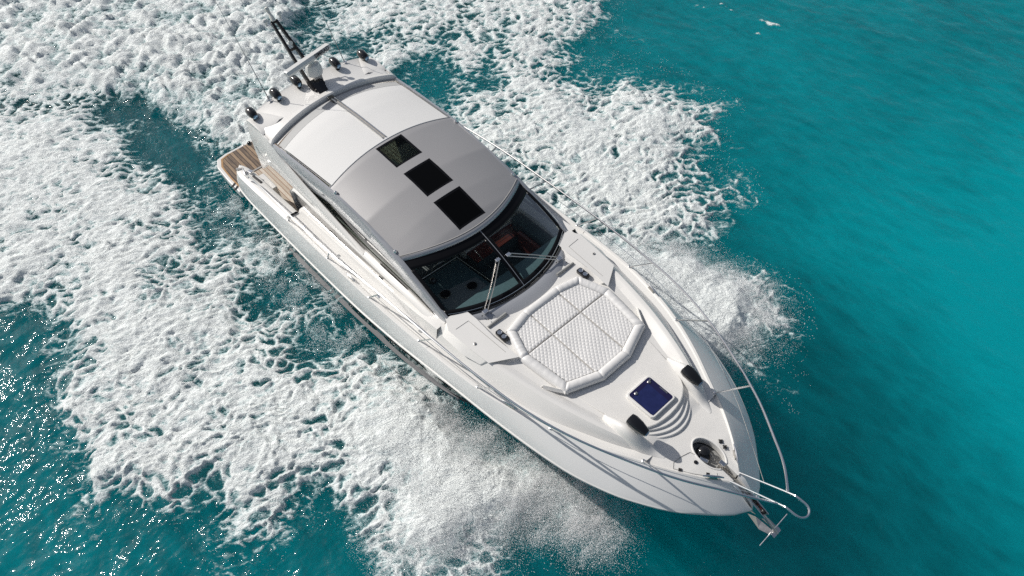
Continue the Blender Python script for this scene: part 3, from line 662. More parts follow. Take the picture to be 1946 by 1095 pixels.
# hatch
HC = (5.53, 0)
def rrect(cx, cy, hx, hy, r, n=5):
    p = []
    for sx, sy, a in ((1, -1, -90), (1, 1, 0), (-1, 1, 90), (-1, -1, 180)):
        p += arc((cx+sx*(hx-r), cy+sy*(hy-r)), r, a, a+90, n)
    return p
zh = 2.122
H_ = part("deck_hatch", MB().prism(rrect(*HC, .285, .275, .06), zh-.03, zh+.035), "gel", bevel=.014)
part("hatch_pane", MB().prism(rrect(*HC, .25, .24, .04), zh+.03, zh+.040), "violet", H_)
for x, y in ((5.35, .16), (5.35, -.14)): part("hatch_latch", MB().lathe([(.028, 0), (.028, .012), (.012, .02)], T(x, y, zh+.04), 14), "brushed", H_, smooth=True)
part("hatch_knob", MB().obox((5.33, .205, zh+.045), (.03, .03, .012)), "brushed", H_)
part("hatch_hinge", MB().obox((5.60, .215, zh+.044), (.16, .02, .008)), "brushed", H_)
m = MB().add([(5.28, -.22, zh+.0404), (5.78, -.22, zh+.0404), (5.78, -.215, zh+.0404), (5.28, -.215, zh+.0404)], [(0, 1, 2, 3)])
part("hatch_blind", MB().prism([(5.36, -.235), (5.775, -.235), (5.775, .13), (5.36, .13)], zh+.039, zh+.0415), "blind", H_)
m = MB()
for k in range(7): m.box((5.30, -.15+.045*k, zh+.0402), (5.74, -.143+.045*k, zh+.0405))
# ---- lamp pods
for sg in (-1, 1):
    m = MB(); rows = []
    for t in np.linspace(0, 1, 18):
        x = 5.25+1.05*t; c = sg*(.74-.20*t+.06*sin(pi*t)); w_ = .03+.085*sin(pi*min(1, t*.75+.12))**1.1*(1-.35*sm(.9, 1, t)); h = 2.13+.22*sin(pi*min(1, t*1.15))**1.5-.17*t
        rows.append([(x, c+w_*1.15*cos(a), 1.9+(h-1.9)*(sin(a)**.7)) for a in np.linspace(0, pi, 11)])
    m.grid(rows, flip=True); n0 = len(rows)-1; m.f.append(tuple(n0*11+i for i in range(11)))
    pod = part("lamp_pod", m, "gel", smooth=True, angle=60)
    m = MB()
    Rm = T(5.80, sg*.615, 2.37) @ Matrix.Rotation(radians(sg*-3), 4, 'Z') @ Matrix.Rotation(radians(7), 4, 'Y')
    rings = []
    for x, hy, hz in ((-.175, .06, .05), (-.165, .083, .07), (-.10, .098, .085), (.02, .092, .078), (.12, .07, .06), (.165, .055, .045), (.172, .05, .04)):
        rings.append([tuple(Rm @ Vector((x, hy*np.sign(cos(a))*abs(cos(a))**.6, hz*np.sign(sin(a))*abs(sin(a))**.6))) for a in np.linspace(0, 2*pi, 21)[:-1]])
    m.grid(rings, close_v=True, flip=True); m.f += [tuple(range(20)), tuple(reversed(range(120, 140)))]
    hd = part("deck_lamp", m, "navlight", pod, smooth=True, angle=50)
    part("lamp_front", MB().lathe([(.045, .17), (.045, .185), (.02, .19)], Rm @ Matrix.Rotation(radians(90), 4, 'Y'), 14), "lens", pod)
    part("lamp_neck", MB().obox((5.82, sg*.615, 2.27), (.12, .07, .12)), "gel", pod, bevel=.02)
# ---- side lockers abreast of the windscreen
for sg in (-1, 1):
    top = [(2.22, 1.42), (2.30, 1.12), (2.56, 1.10), (3.05, 1.12), (3.56, 1.08), (3.34, 1.44), (2.9, 1.49), (2.42, 1.52)]
    n = len(top); bot = [(2.16, 1.46), (2.20, .98), (2.58, .94), (3.02, .97), (3.46, 1.02), (3.26, 1.55), (2.9, 1.64), (2.35, 1.66)]
    zt = lambda x, y: 2.29-.03*(x-2.3)/1.2-.05*(y-1.1)
    m = MB().add([(x, sg*y, 2.14) for x, y in bot]+[(x, sg*y, zt(x, y)) for x, y in top], [tuple(range(n, 2*n))[::sg], ]+[((i, n+i, n+(i+1) % n, (i+1) % n) if sg > 0 else (i, (i+1) % n, n+(i+1) % n, n+i)) for i in range(n)])
    lk = part("side_locker", m, "gel", bevel=.035, segs=4)
    lid = [(2.50, 1.19), (3.02, 1.16), (3.40, 1.14), (3.27, 1.38), (2.9, 1.43), (2.48, 1.45)]
    vs = [(x, sg*y, zt(x, y)+.003) for x, y in lid]; 
    m = MB().tube([vs[-1], vs[0], vs[1], vs[2]], .0035, 4); part("lid_seam", m, "groove", lk)
    part("fuel_cap", MB().lathe([(.028, 0), (.028, .008), (.015, .012), (.014, .006)], T(2.93, sg*1.40, zt(2.93, 1.40)), 14), "brushed", lk, smooth=True)
    # cup holders
    cm = MB().prism([(x+3.10, sg*(y+.955)) for x, y in rrect(0, 0, .125, .058, .03)][::sg], 2.2, 2.262)
    cu = part("cup_holder", cm, "blackgloss", bevel=.01)
    for dx in (-.055, .055):
        part("cup_well", MB().lathe([(.043, .0), (.043, .006), (.036, .007), (.030, -.01), (.001, -.012)], T(3.10+dx, sg*.955, 2.264), 18), "chrome", cu, smooth=True)
    # grab slots
    m = MB().tube([(2.80, sg*1.01, 2.212), (2.80, sg*.60, 2.228)], .028, 10); part("grab_slot", m, "groove", smooth=True)
    # small fins between sunpad and foredeck
    m = MB().add([(4.28, sg*1.12, 2.14), (4.62, sg*.90, 2.14), (4.60, sg*.88, 2.19), (4.26, sg*1.10, 2.20), (4.22, sg*1.12, 2.14), (4.56, sg*.86, 2.14)], [(0, 1, 2, 3), (3, 2, 5, 4)]); part("deck_rib", m, "gel", solid=.012)
# apron below the sun pad
apr = [(2.45, -1.30), (2.62, -1.28), (3.5, -1.33), (4.2, -1.18), (4.42, -1.04), (4.55, -.88), (4.83, -.30), (4.83, .30), (4.55, .88), (4.42, 1.04), (4.2, 1.18), (3.5, 1.33), (2.62, 1.28), (2.45, 1.30)]
part("sunpad_plinth", MB().prism(apr, lambda x, y: 2.0, lambda x, y: 2.215-.05*(x-2.6)), "gel", bevel=.03, segs=3)
ctr = [(2.62, -1.02), (2.95, -1.0), (3.02, -.93), (3.58, -1.08), (4.50, -.97), (4.79, -.31), (4.79, .31), (4.50, .97), (3.58, 1.08), (3.02, .93), (2.95, 1.0), (2.62, 1.02)]

# ---- sun pad
oct_o = [(2.885, -.38), (3.00, -.86), (3.585, -1.055), (4.515, -.94), (4.755, -.31), (4.755, .31), (4.515, .94), (3.585, 1.055), (3.00, .86), (2.885, .38)]
def inpoly(px, py, poly):
    c = np.zeros(np.shape(px), bool)
    for i in range(len(poly)):
        x0, y0 = poly[i]; x1, y1 = poly[i-1]
        if y0 == y1: continue
        c ^= ((y0 > py) != (y1 > py)) & (px < (x1-x0)*(py-y0)/(y1-y0)+x0)
    return c
cx0, cy0 = 3.82, 0.
def shr(p, d):
    n = len(p); out = []
    for i in range(n):
        a = Vector(p[i-1]); b = Vector(p[i]); c = Vector(p[(i+1) % n])
        n1 = Vector((-(b-a).y, (b-a).x)).normalized(); n2 = Vector((-(c-b).y, (c-b).x)).normalized()
        s = 1 if n1.dot(Vector((cx0, cy0))-b) > 0 else -1
        k = (n1+n2).normalized()*s; out.append(tuple(b+k*(d/max(.3, abs(k.dot(n1)))))) 
    return out
mid_o = shr(oct_o, .092); in_o = shr(oct_o, .182)
SP = bpy.data.objects.new("sun_pad", None); COL.objects.link(SP); SP.parent = Y; SP.location = (0, 0, .06); SP.rotation_euler = (0, .0, 0)
SP.rotation_euler = (0, radians(2.0), 0)
segs_ = [(9, 0), (0, 1), (1, 2), (2, 3), (3, 4), (4, 5), (5, 6), (6, 7), (7, 8), (8, 9)]
for i, j in segs_:
    a = Vector(mid_o[i]); b = Vector(mid_o[j]); d = (b-a).normalized()
    pth = []; L = (b-a).length; nseg = 22
    for k in range(nseg+1):
        f = k/nseg; p = a+(b-a)*f; pth.append((p.x, p.y, 2.285))
    m = MB(); rr = []
    nrm_ = Vector((-d.y, d.x))
    # mitred ends
    def mit(i0, pos):
        return (Vector(oct_o[i0])-Vector(in_o[i0]))
    rows = []
    for k in range(nseg+1):
        f = k/nseg; w = (mit(i, 0)*(1-f)+mit(j, 0)*f)*.5; c = a+(b-a)*f
        puff = 1+.03*sin(f*37+i*3)*sin(f*11+i)+.015*sin(f*90+i); endp = min(1, .80+min(f, 1-f)*9)
        rows.append([(c.x+w.x*cos(t)*.98, c.y+w.y*cos(t)*.98, 2.235+(.095*puff*endp)*(abs(sin(t))**.75)) for t in np.linspace(0, pi, 13)])
    m.grid(rows); m.f += [tuple(range(13)), tuple(reversed(range(nseg*13, nseg*13+13)))]
    part("bolster", m, "cushion", SP, smooth=True, angle=70)
    # piping
for (cuts) in [((2.8, 3.58), (-2, -.33)), ((2.8, 3.58), (-.33, .33)), ((2.8, 3.58), (.33, 2)), ((3.58, 4.9), (-2, -.33)), ((3.58, 4.9), (-.33, .33)), ((3.58, 4.9), (.33, 2))]:
    (xa, xb), (ya, yb) = cuts
    g = .0085; X = np.arange(2.95, 4.75, g); Yg = np.arange(-1.1, 1.1, g)
    gx, gy = np.meshgrid(X, Yg, indexing='ij')
    ins = inpoly(gx, gy, shr(oct_o, .172)) & (gx > xa+.008) & (gx < xb-.008) & (gy > ya+.008) & (gy < yb-.008)
    # edge distance for the puffed border
    ed = np.minimum.reduce([gx-xa, xb-gx, gy-ya, yb-gy]); ed = np.clip(ed/.05, 0, 1)
    pa, pb = .098, .074
    wob = .07*np.sin(gx*5.1+gy*3.3)+.06*np.sin(gx*2.3-gy*7.7+xa); u = gx/pa+gy/pb+wob; v = gx/pa-gy/pb-wob*.7
    q_ = np.minimum(np.abs(u-np.round(u)), np.abs(v-np.round(v)))*2; q_ = 1-(1-np.clip(q_/.62, 0, 1))**2
    z = 2.262+.022*np.sqrt(np.clip(1-(1-ed)**2, 0, 1))+.010*q_+.005*np.sin(gx*9+ya)*np.sin(gy*8+xa)
    idx = -np.ones(gx.shape, int); idx[ins] = np.arange(ins.sum())
    vs = np.stack([gx[ins], gy[ins], z[ins]], 1)
    f4 = np.stack([idx[:-1, :-1], idx[1:, :-1], idx[1:, 1:], idx[:-1, 1:]], -1).reshape(-1, 4); f4 = f4[(f4 >= 0).all(1)]
    me = bpy.data.meshes.new("quilted_pad"); me.from_pydata(vs.tolist(), [], f4.tolist())
    part("quilted_pad", me, "cushion", SP, smooth=True, angle=180)
m = MB()
m.tube([(3.06, -.33, 2.285), (4.62, -.33, 2.285)], .006, 6).tube([(3.06, .33, 2.285), (4.62, .33, 2.285)], .006, 6).tube([(3.58, -.93, 2.285), (3.58, .93, 2.285)], .006, 6)
part("pad_piping", m, "pipe", SP)
part("pad_underlay", MB().prism(shr(oct_o, .07), 2.225, 2.262), "cushion", SP)
# ---- rails: starboard and port
top_pts = [(-4.45, 2.03, 1.60), (-4.35, 2.03, 1.74), (-4.1, 2.03, 1.83), (-3.2, 2.06, 2.02), (-2.0, 2.08, 2.15), (-.4, 2.07, 2.30), (1.13, 1.99, 2.42), (2.57, 1.92, 2.49), (3.95, 1.80, 2.53), (4.7, 1.68, 2.55), (5.39, 1.49, 2.56), (6.1, 1.21, 2.56), (6.75, .90, 2.55), (7.27, .57, 2.53), (7.61, .34, 2.49), (7.86, .12, 2.37)]
def spl(P, n=8):
    P = [Vector(p) for p in P]; out = []
    for i in range(len(P)-1):
        p0 = P[max(i-1, 0)]; p1 = P[i]; p2 = P[i+1]; p3 = P[min(i+2, len(P)-1)]
        for k in range(n):
            t = k/n; out.append(.5*((2*p1)+(p2-p0)*t+(2*p0-5*p1+4*p2-p3)*t*t+(3*p1-p0-3*p2+p3)*t**3))
    return out+[P[-1]]
for sg in (-1, 1):
    tp = [(x, sg*y, z) for x, y, z in top_pts]
    rl = part("guard_rail", MB().tube(spl(tp), .018, 8), "chrome", smooth=True)
    sts = [(-2.6, -2.15), (-1.0, -.55), (.5, 1.05), (1.98, 2.5), (3.45, 3.95), (4.82, 5.39), (6.14, 6.55)]
    tx_ = np.array([p[0] for p in top_pts]); ty_ = np.array([p[1] for p in top_pts]); tz_ = np.array([p[2] for p in top_pts])
    for xf, xt in sts:
        a = Vector((xf, sg*(float(Ey(xf))-.035), float(Ez(xf))+.01)); b = Vector((xt, sg*np.interp(xt, tx_, ty_), np.interp(xt, tx_, tz_)))
        part("stanchion", MB().tube([a, b], .015, 7).lathe([(.03, 0), (.028, .012), (.014, .02)], T(*a), 10), "chrome", rl, smooth=True)
    for x in (-1.55, 1.1):
        part("fender_hook", MB().obox((x, sg*2.045, np.interp(x, tx_, tz_)+.01), (.07, .035, .03)), "chrome", rl, bevel=.006)
    wire = []
    for xf, xt in sts[2:]:
        a = Vector((xf, sg*(float(Ey(xf))-.035), float(Ez(xf))+.01)); b = Vector((xt, sg*np.interp(xt, tx_, ty_), np.interp(xt, tx_, tz_))); wire.append(a*.5+b*.5)
    wire.append(Vector((7.55, sg*.11, 2.13)))
    part("lower_wire", MB().tube(spl([tuple(q) for q in wire], 5), .005, 5), "chrome", rl)
# pulpit
pts = [(7.16, -.10, 1.87), (7.43, -.105, 2.06), (7.70, -.11, 2.25), (7.93, -.113, 2.41), (7.99, -.113, 2.435), (8.13, -.11, 2.44), (8.20, -.075, 2.435), (8.23, 0, 2.43), (8.20, .075, 2.435), (8.13, .11, 2.44), (7.99, .113, 2.435), (7.93, .113, 2.41), (7.70, .11, 2.25), (7.43, .105, 2.06), (7.16, .10, 1.87)]
part("pulpit_rail", MB().tube(spl(pts, 6), .0165, 8), "chrome", smooth=True)
for sg in (-1, 1): part("pulpit_foot", MB().lathe([(.035, 0), (.03, .012), (.02, .02)], T(7.16, sg*.10, 1.865), 12), "chrome")
# ---- cleats
def cleat(x, y, z, ang):
    m = MB(); R_ = T(x, y, z) @ Matrix.Rotation(ang, 4, 'Z')
    m.tube([R_ @ Vector(p) for p in ((-.15, 0, .045), (-.08, 0, .06), (.08, 0, .06), (.15, 0, .045))], [.012, .018, .018, .012], 8)
    c = part("cleat", m, "chrome", smooth=True)
    part("cleat_base", MB().add([R_ @ Vector(p) for p in ((-.08, -.025, 0), (.08, -.025, 0), (.08, .025, 0), (-.08, .025, 0), (-.05, -.012, .05), (.05, -.012, .05), (.05, .012, .05), (-.05, .012, .05))], [(4, 5, 6, 7), (0, 1, 5, 4), (1, 2, 6, 5), (2, 3, 7, 6), (3, 0, 4, 7)]), "brushed", c)
for sg in (-1, 1):
    for x, dy in ((6.98, .04), (4.09, .05), (-.15, .06)):
        y = float(Ey(x))-dy; ang = math.atan2(float(Ey(x+.1))-float(Ey(x-.1)), .2)
        cleat(x, sg*y, float(Ez(x))+.012, sg*ang)
    cleat(-4.72, sg*1.98, 1.53, sg*.25)
# ---- wing top fittings
for sg in (-1, 1):
    part("wing_vent", MB().obox((-4.3, sg*1.88, 1.565), (.34, .06, .02), ax=sg*-.1), "rubber", bevel=.01)
    part("wing_gate_latch", MB().obox((-4.62, sg*1.87, 1.575), (.12, .09, .04), ax=.3), "chrome", bevel=.01)
    part("fairlead", MB().obox((-4.98, sg*1.99, 1.51), (.06, .16, .03), ax=sg*.7), "brushed", bevel=.008)
    part("hull_vent", MB().obox((-4.40, sg*2.125, 1.22), (.16, .02, .05), pitch=.0), "rubber", bevel=.006)
# ---- windlass, chain, anchor
wz = 1.76
W_ = part("windlass", MB().lathe([(.12, .0), (.12, .05), (.10, .07), (.055, .08), (.05, .11), (.075, .13), (.08, .15), (.05, .17), (.012, .175)], T(6.62, 0.0, wz), 24), "blackgloss", smooth=True)
part("windlass_drum", MB().lathe([(.045, .0), (.05, .012), (.036, .02), (.034, .012), (.012, .012), (.01, .024)], T(6.62, 0, wz+.15), 22), "brushed", W_, smooth=True)
part("windlass_motor", MB().obox((6.70, -.10, wz+.06), (.14, .07, .1), ax=.3).obox((6.56, -.12, wz+.05), (.08, .05, .08)), "chrome", W_, bevel=.02)
m = MB(); cpts = [(6.70, .05, wz+.10), (6.88, .01, wz+.07), (7.1, 0, 1.83), (7.35, 0, 1.76), (7.5, 0, 1.68)]
P = spl(cpts, 10)
for i in range(0, len(P)-1):
    c = P[i]; d = (P[i+1]-P[i]).normalized(); t = i % 2
    s = d.cross(Vector((0, 0, 1))).normalized() if t else d.cross(d.cross(Vector((0, 0, 1)))).normalized()
    m.tube([c+d*(.018*cos(a))+s*(.011*sin(a)) for a in np.linspace(0, 2*pi, 9)[:-1]], .0045, 5, closed=True)
part("anchor_chain", m, "brushed", W_, smooth=True)
part("chain_stopper", MB().obox((6.93, .03, 1.90), (.10, .07, .05)), "chrome", bevel=.01)
for x, y in ((6.72, .33), (6.82, .30)):
    m = MB().lathe([(.028, 0), (.028, .012), (.018, .02)], T(x-.02, y-.06, 1.948), 8); m.obox((x-.02, y-.06, 1.955), (.075, .018, .012)); m.obox((x-.02, y-.06, 1.955), (.018, .075, .012)); part("foot_switch", m, "rubber")
part("deck_filler", MB().lathe([(.03, 0), (.03, .01), (.012, .016)], T(6.66, -.26, 1.945), 14), "blackgloss", smooth=True)
sm_ = MB(); pts = [(6.43, -.20), (6.40, -.58), (6.5, -.57)]
zf_ = lambda x: float(dz(x))+.008
path_ = [(6.62, -.16), (6.50, -.20), (6.46, -.34), (6.44, -.50), (6.50, -.58), (6.74, -.43), (7.02, -.20), (6.97, -.155)]
part("locker_lid_seam", MB().tube([(x, y, zf_(x)) for x, y in path_], .004, 4), "groove")
for x, y in ((6.58, -.52), (6.90, -.28)): part("lid_hinge", MB().obox((x, y, 1.955), (.05, .045, .012), ax=.6), "rubber")
# anchor and its roller
ar = part("bow_roller", MB().obox((7.58, -.045, 1.60), (.46, .012, .16), pitch=.45).obox((7.58, .045, 1.60), (.46, .012, .16), pitch=.45), "chrome", bevel=.004)
part("roller_wheel", MB().lathe([(.045, -.035), (.03, 0), (.045, .035)], T(7.74, 0, 1.53) @ Matrix.Rotation(radians(90), 4, 'X'), 14), "rubber", ar)
A0 = Vector((7.55, 0, 1.60)); A1 = Vector((8.06, 0, 1.34))
an = part("anchor", MB().tube([A0, (A0+A1)/2+Vector((0, 0, .03)), A1], [.022, .026, .02], 8), "brushed", smooth=True)
m = MB()
for sg in (-1, 1):
    m.add([(8.02, sg*.02, 1.37), (8.05, sg*.07, 1.34), (7.84, sg*.115, 1.29), (7.58, sg*.03, 1.26), (7.70, sg*.015, 1.34)], [(0, 1, 2, 3, 4)])
part("anchor_fluke", m, "brushed", an, solid=.014)
part("anchor_stock", MB().tube([(7.99, -.31, 1.30), (7.99, .31, 1.42)], .010, 8), "chrome", an, smooth=True)
part("anchor_crown", MB().obox((8.03, 0, 1.345), (.07, .17, .03), pitch=.4), "chrome", an, bevel=.005)
part("nose_light", MB().lathe([(.03, 0), (.03, .03), (.01, .05)], T(7.56, .09, 1.66), 10), "chrome", smooth=True)
part("bow_nav_lens", MB().obox((7.66, .05, 1.56), (.10, .03, .04), pitch=.4), "red", bevel=.006)
# ================================================================ sea, wake foam, spray
DENS = """77776667888888888888763110000000000000000000000000000000000002
77777666778888888888876310000000000000000000000000000000001220
87777766677888888888887631000000000000000000000000000000123100
88777776667788888888888763100000000000000000000000000012310025
88877777666778888888888876310000000000000000000000001232000353
88888777766677888888888887631000000000000000000001123200014421
78888877776667788888888888763100000000000000000112321000354211
77888887777666778888888888876310112334331000011332100014542110
77788888777766677888888888887533345777875111233210000245321100
77778888877776667788888888887655667888887533321000013543111000
77777888887777666778888888888777788888888544210000245421110000
77777788888777766677888888888888888888888875200013454211100000
77777778888877776667778888888888777887888886310235432111000000
77777777888887766666666677777778766777888887755454321110000000
77777777788887766665444555555566765545667788888743211100000000
77777777777888777665322222233333454334445679988752111000000000
77777777778888887776531111012123443334433467866552110000000000
77777777888888888888654322333334544334333344434433210000000000
77777888888888888888986555555556655433333333332220100000000000
77888888888888888888987777777777765544433333333221000000000000
88888888888888888888877788877777776554443333333222100000000000
88888888888888888888888888777777777655544333333322210000000000
88888888888888888888888788777777777766654433333332221000000000
88888888888888888888766666666776777766665544433333221000000000
88888888888888888876544455555555556665566555444433221000000000
88888888888888888654344444444444455566676665556543321000000000
88888888888888875433444444444433455677777776555554210000000000
88888888888887643334444555554333456778888877533554200000000000
88888888888765333444455566554443456788888887632342100000000000
88888888876543344445556776655554456788888887631011000000000000
88888887654333444555667777666655566777788777520000000000000000
88888765433344445556777777777666665566887655420000000000000000
88887653334444555667777777777777654446787532210000000000000000
88765433444445556677777777788876543235677620000000000000000000
76543334444555667777777778888876521233455510000000000000000000
54333444445556677777777788888887531122222210000000000000000000
33344444555667777777777888888887521111101100000000000000000000
33444445556677777777778888888876410000000000000000000000000000
44444555667777777777788888888764100000000000000000000000000000
44455556677777777778888888887642000000000000000000000000000000
44555666777777777788888888876420000000000000000000000000000000
55556677777777777888888888764200000000000000000000000000000000
55666777777777778888888887642000000000000000000000000000000000
56677777777777788888888876420000000000000000000000000000000000
66777777777778888888888765200000000000000000000000000000000000
77777777777788888888887653000000000000000000000000000000000000
77777777777888888888876531000000000000000000000000000000000000
77777777778888888888765310000000000000000000000000000000000000
77777777888888888887653100000000000000000000000000000000000000
77777778888888888876531000000000000000000000000000000000000000
77777788888888888765310000000000000000000000000000000000000000
77777888888888877653100000000000000000000000000000000000000000
77778888888888776532000000000000000000000000000000000000000000
77888888888887765420000000000000000000000000000000000000000000
78888888888877654200000000000000000000000000000000000000000000
88888888888776542000000000000000000000000000000000000000000000""".split()
DG = np.array([[int(c) for c in r] for r in DENS], float)/9; DX0, DY0, DC = -24., -12., .6
def dens(x, y):
    u = np.clip((x-DX0)/DC, 0, DG.shape[1]-1.001); v = np.clip((y-DY0)/DC, 0, DG.shape[0]-1.001)
    i = u.astype(int); j = v.astype(int); a = u-i; b = v-j; a = a*a*(3-2*a); b = b*b*(3-2*b)
    return (DG[j, i]*(1-a)+DG[j, i+1]*a)*(1-b)+(DG[j+1, i]*(1-a)+DG[j+1, i+1]*a)*b
LAT = rng.random((256, 256)); LAX = rng.uniform(-1, 1, (256, 256)); LAY = rng.uniform(-1, 1, (256, 256))
def gn(x, y, s):                         # gradient noise, about -.7 .. .7
    i = np.floor(x).astype(int); j = np.floor(y).astype(int); a = x-i; b = y-j
    u = a*a*a*(a*(a*6-15)+10); v = b*b*b*(b*(b*6-15)+10); i = i+s*37; j = j+s*91
    def g(di, dj): 
        I = (i+di) & 255; J = (j+dj) & 255
        return LAX[I, J]*(a-di)+LAY[I, J]*(b-dj)
    return ((g(0, 0)*(1-u)+g(1, 0)*u)*(1-v)+(g(0, 1)*(1-u)+g(1, 1)*u)*v)*1.3
def fbm(x, y, f, o, s, gain=.5, ridge=0):
    t = 0; a = 1; n = 0
    for k in range(o):
        v = gn(x*f+k*17.3, y*f-k*9.1, s+k)
        if ridge == 1: v = 1-2*np.abs(v)*1.3
        if ridge == 2: v = np.abs(v)*2.2
        t = t+a*v; n += a; a *= gain; f *= 2.03
    return t/n
def worley(x, y, f, s):
    x = x*f; y = y*f; i = np.floor(x).astype(int); j = np.floor(y).astype(int)
    d1 = np.full(x.shape, 9.); d2 = np.full(x.shape, 9.)
    for di in (-1, 0, 1):
        for dj in (-1, 0, 1):
            I = (i+di+s*13) & 255; J = (j+dj+s*7) & 255
            px = i+di+LAT[I, J]; py = j+dj+LAT[J, I]
            d = np.hypot(px-x, py-y); m_ = d < d1; d2 = np.where(m_, d1, np.minimum(d2, d)); d1 = np.where(m_, d, d1)
    return d1, d2
def pdist(x, y, poly):                   # signed distance, positive inside
    d = np.full(x.shape, 99.)
    for i in range(len(poly)):
        ax, ay = poly[i-1]; bx, by = poly[i]; ex, ey = bx-ax, by-ay
        t = np.clip(((x-ax)*ex+(y-ay)*ey)/(ex*ex+ey*ey+1e-9), 0, 1); d = np.minimum(d, np.hypot(x-ax-t*ex, y-ay-t*ey))
    return np.where(inpoly(x, y, poly), d, -d)
PROP = [(-24, -4.2), (-15, 6.5), (-12, 2.6), (-10.2, 2.2), (-8.6, 1.4), (-7.1, .9), (-7.1, -.7), (-8.4, -1.15), (-9.4, -1.5), (-10.97, -1.8), (-12.84, -2.5), (-14.52, -3.6), (-16.48, -5.4), (-19, -8)]
HULLP = [(-5.8, -2.05), (-3, -2.08), (0, -2.0), (2, -1.8), (3.5, -1.3), (4.6, -.6), (5.2, 0), (4.6, .6), (3.5, 1.3), (2, 1.8), (0, 2.0), (-3, 2.08), (-5.8, 2.05)]
# polar tessellation about the water below the drone: fine where the photo looks, wide beyond it
CX, CY = 8.45, -4.62
a0, a1 = radians(60), radians(226)
NA = 1250
ang = np.concatenate([np.linspace(a0, a1, NA), np.linspace(a1, a0+2*pi, 60)[1:-1]])
rr = [1.2]
while rr[-1] < 36: rr.append(rr[-1]+max(.019*(1+(rr[-1]/11.)**2)**.5*(1+.25*(rr[-1]/11.)**2)**.5, .022))
rr = np.array(rr+list(np.geomspace(37, 3500, 40)))
SPS = [(.9, -2.9), (1.0, -2.25), (2.0, -2.1), (3.3, -1.8), (4.3, -1.45), (5.2, -1.05), (6.0, -1.15), (6.3, -1.45), (6.0, -1.9), (5.4, -2.1), (5.05, -2.75), (4.9, -3.4), (4.8, -3.95), (4.2, -4.4), (3.6, -4.35), (3.2, -3.9), (2.5, -3.85), (1.7, -3.75)]
SPP = [(1.0, 2.1), (1.3, 3.3), (2.65, 4.2), (3.9, 4.5), (4.8, 4.6), (5.45, 4.1), (5.6, 3.5), (5.5, 2.9), (5.45, 2.3), (5.0, 1.9), (4.3, 1.5), (3.0, 1.7)]
FLECKS = [(-1.03, 12.99, .16), (-.92, 12.4, .07), (-2.98, 12.43, .1), (-2.45, 12.9, .1)]
SA = radians(62); sca, ssa = cos(SA), sin(SA)
def field(x, y):
    wx = x+.35*fbm(x, y, .9, 3, 3); wy = y+.35*fbm(x, y, .9, 3, 9)
    D = dens(wx+.5*gn(x*.7, y*.7, 2), wy+.5*gn(x*.7, y*.7, 5))
    near = sm(30, 22, np.hypot(x+3, y-2))
    D = D*near
    nz = .7*fbm(x, y, 1.1, 4, 131, .6); spr = np.maximum(sm(-.3, 1.0, pdist(wx, wy, SPS)+nz), sm(-.3, 1.0, pdist(wx, wy, SPP)+nz))
    D = np.maximum(D, .95*spr)
    pr = sm(-.5, .5, pdist(wx, wy, PROP)+.6*gn(x*1.1, y*1.1, 61)+.3*gn(x*2.7, y*2.7, 63))
    fx = wx*sca+wy*ssa; fy = -wx*ssa+wy*sca
    q1 = (fx+.42*fbm(x, y, 1.2, 4, 21))*.42; q2 = fy+.42*fbm(x, y, 1.2, 4, 27)
    rid = fbm(q1, q2, 3.3, 5, 31, .6, 1)
    d1, d2 = worley(q1*1.5+.06*gn(x*7, y*7, 4), q2+.06*gn(x*7, y*7, 8), 4.3, 3)
    lace = 1-sm(.0, .5, d2-d1)
    patch_ = .65*fbm(x, y, .8, 4, 41)+.45*fbm(fx*.5, fy, .34, 3, 47)
    rid2 = fbm(q1*1.5, q2, 5.6, 4, 33, .6, 1); k_ = sm(.7, .35, D)
    v = .5*((rid*(1-k_)+rid2*k_)*.5+.5)+.28*lace*(1-.5*k_)+.05*k_+.30*(patch_+.35)
    Dp = np.clip(D+.42*patch_*(D > .05)*(D < .9), 0, 1)
    th = .93-.575*Dp
    cov = np.clip(.5+(v-th)*3.0, 0, 1.0+.25*fbm(x, y, .5, 3, 141))*sm(.08, .30, Dp)
    puff = fbm(x+.25*gn(x*2, y*2, 6), y+.25*gn(x*2, y*2, 16), 1.25, 6, 81, .6, 2)     # billows
    cov = np.maximum(cov, 1.12*spr)
    cov = cov*(1-pr)+pr*np.clip(.12+1.9*puff+.5*fbm(x, y, .7, 2, 57), .25, 1.15)
    wr = fbm(q1, q2, 4.6, 4, 71, .6, 1)
    for fx_, fy_, r_ in FLECKS: cov = np.maximum(cov, .75*sm(r_, r_*.3, np.hypot((x-fx_)*.6+.3*gn(x*5, y*5, 3), (y-fy_)*1.3+.3*gn(x*5, y*5, 7))))
    cc = np.clip(cov, 0, 1)
    hf = cc*(.02+.082*wr*(.4+.6*Dp)+.03*(patch_+.3))*(1-pr)+pr*(.05+.34*puff)
    hf = hf*(1-.6*spr)
    swell = .10*fbm(x*.6, y, .33, 3, 11)+.05*fbm(x, y*.7, 1.1, 4, 15, .5, 1)*(.25+.75*sm(-3, -6, y)+.4*Dp)
    chop = sm(-2, -6, y)
    rip = (.027+.011*chop+.01*sm(.1, .4, D))*fbm(x, y*.8, 3.2, 4, 19, .5)+.05*fbm(x*.5, y, .8, 3, 23, .5, 1)*(1-chop)*.6
    mound = .22*sm(.3, 1, D)*(1-pr)+.28*pr+.12*spr
    h = swell+rip+mound*.8+hf
    ins = pdist(x, y, HULLP); h = np.where(ins > -.35, np.minimum(h, .10), h); h = np.where(ins > .1, -.35, h)
    far = sm(60, 30, np.hypot(x, y))
    return h*far, cov*far, D
A_, R_g = np.meshgrid(ang, rr, indexing='ij')
X = CX+R_g*np.cos(A_); Yw = CY+R_g*np.sin(A_)
H = np.zeros_like(X); Cc = np.zeros_like(X); Dd = np.zeros_like(X)
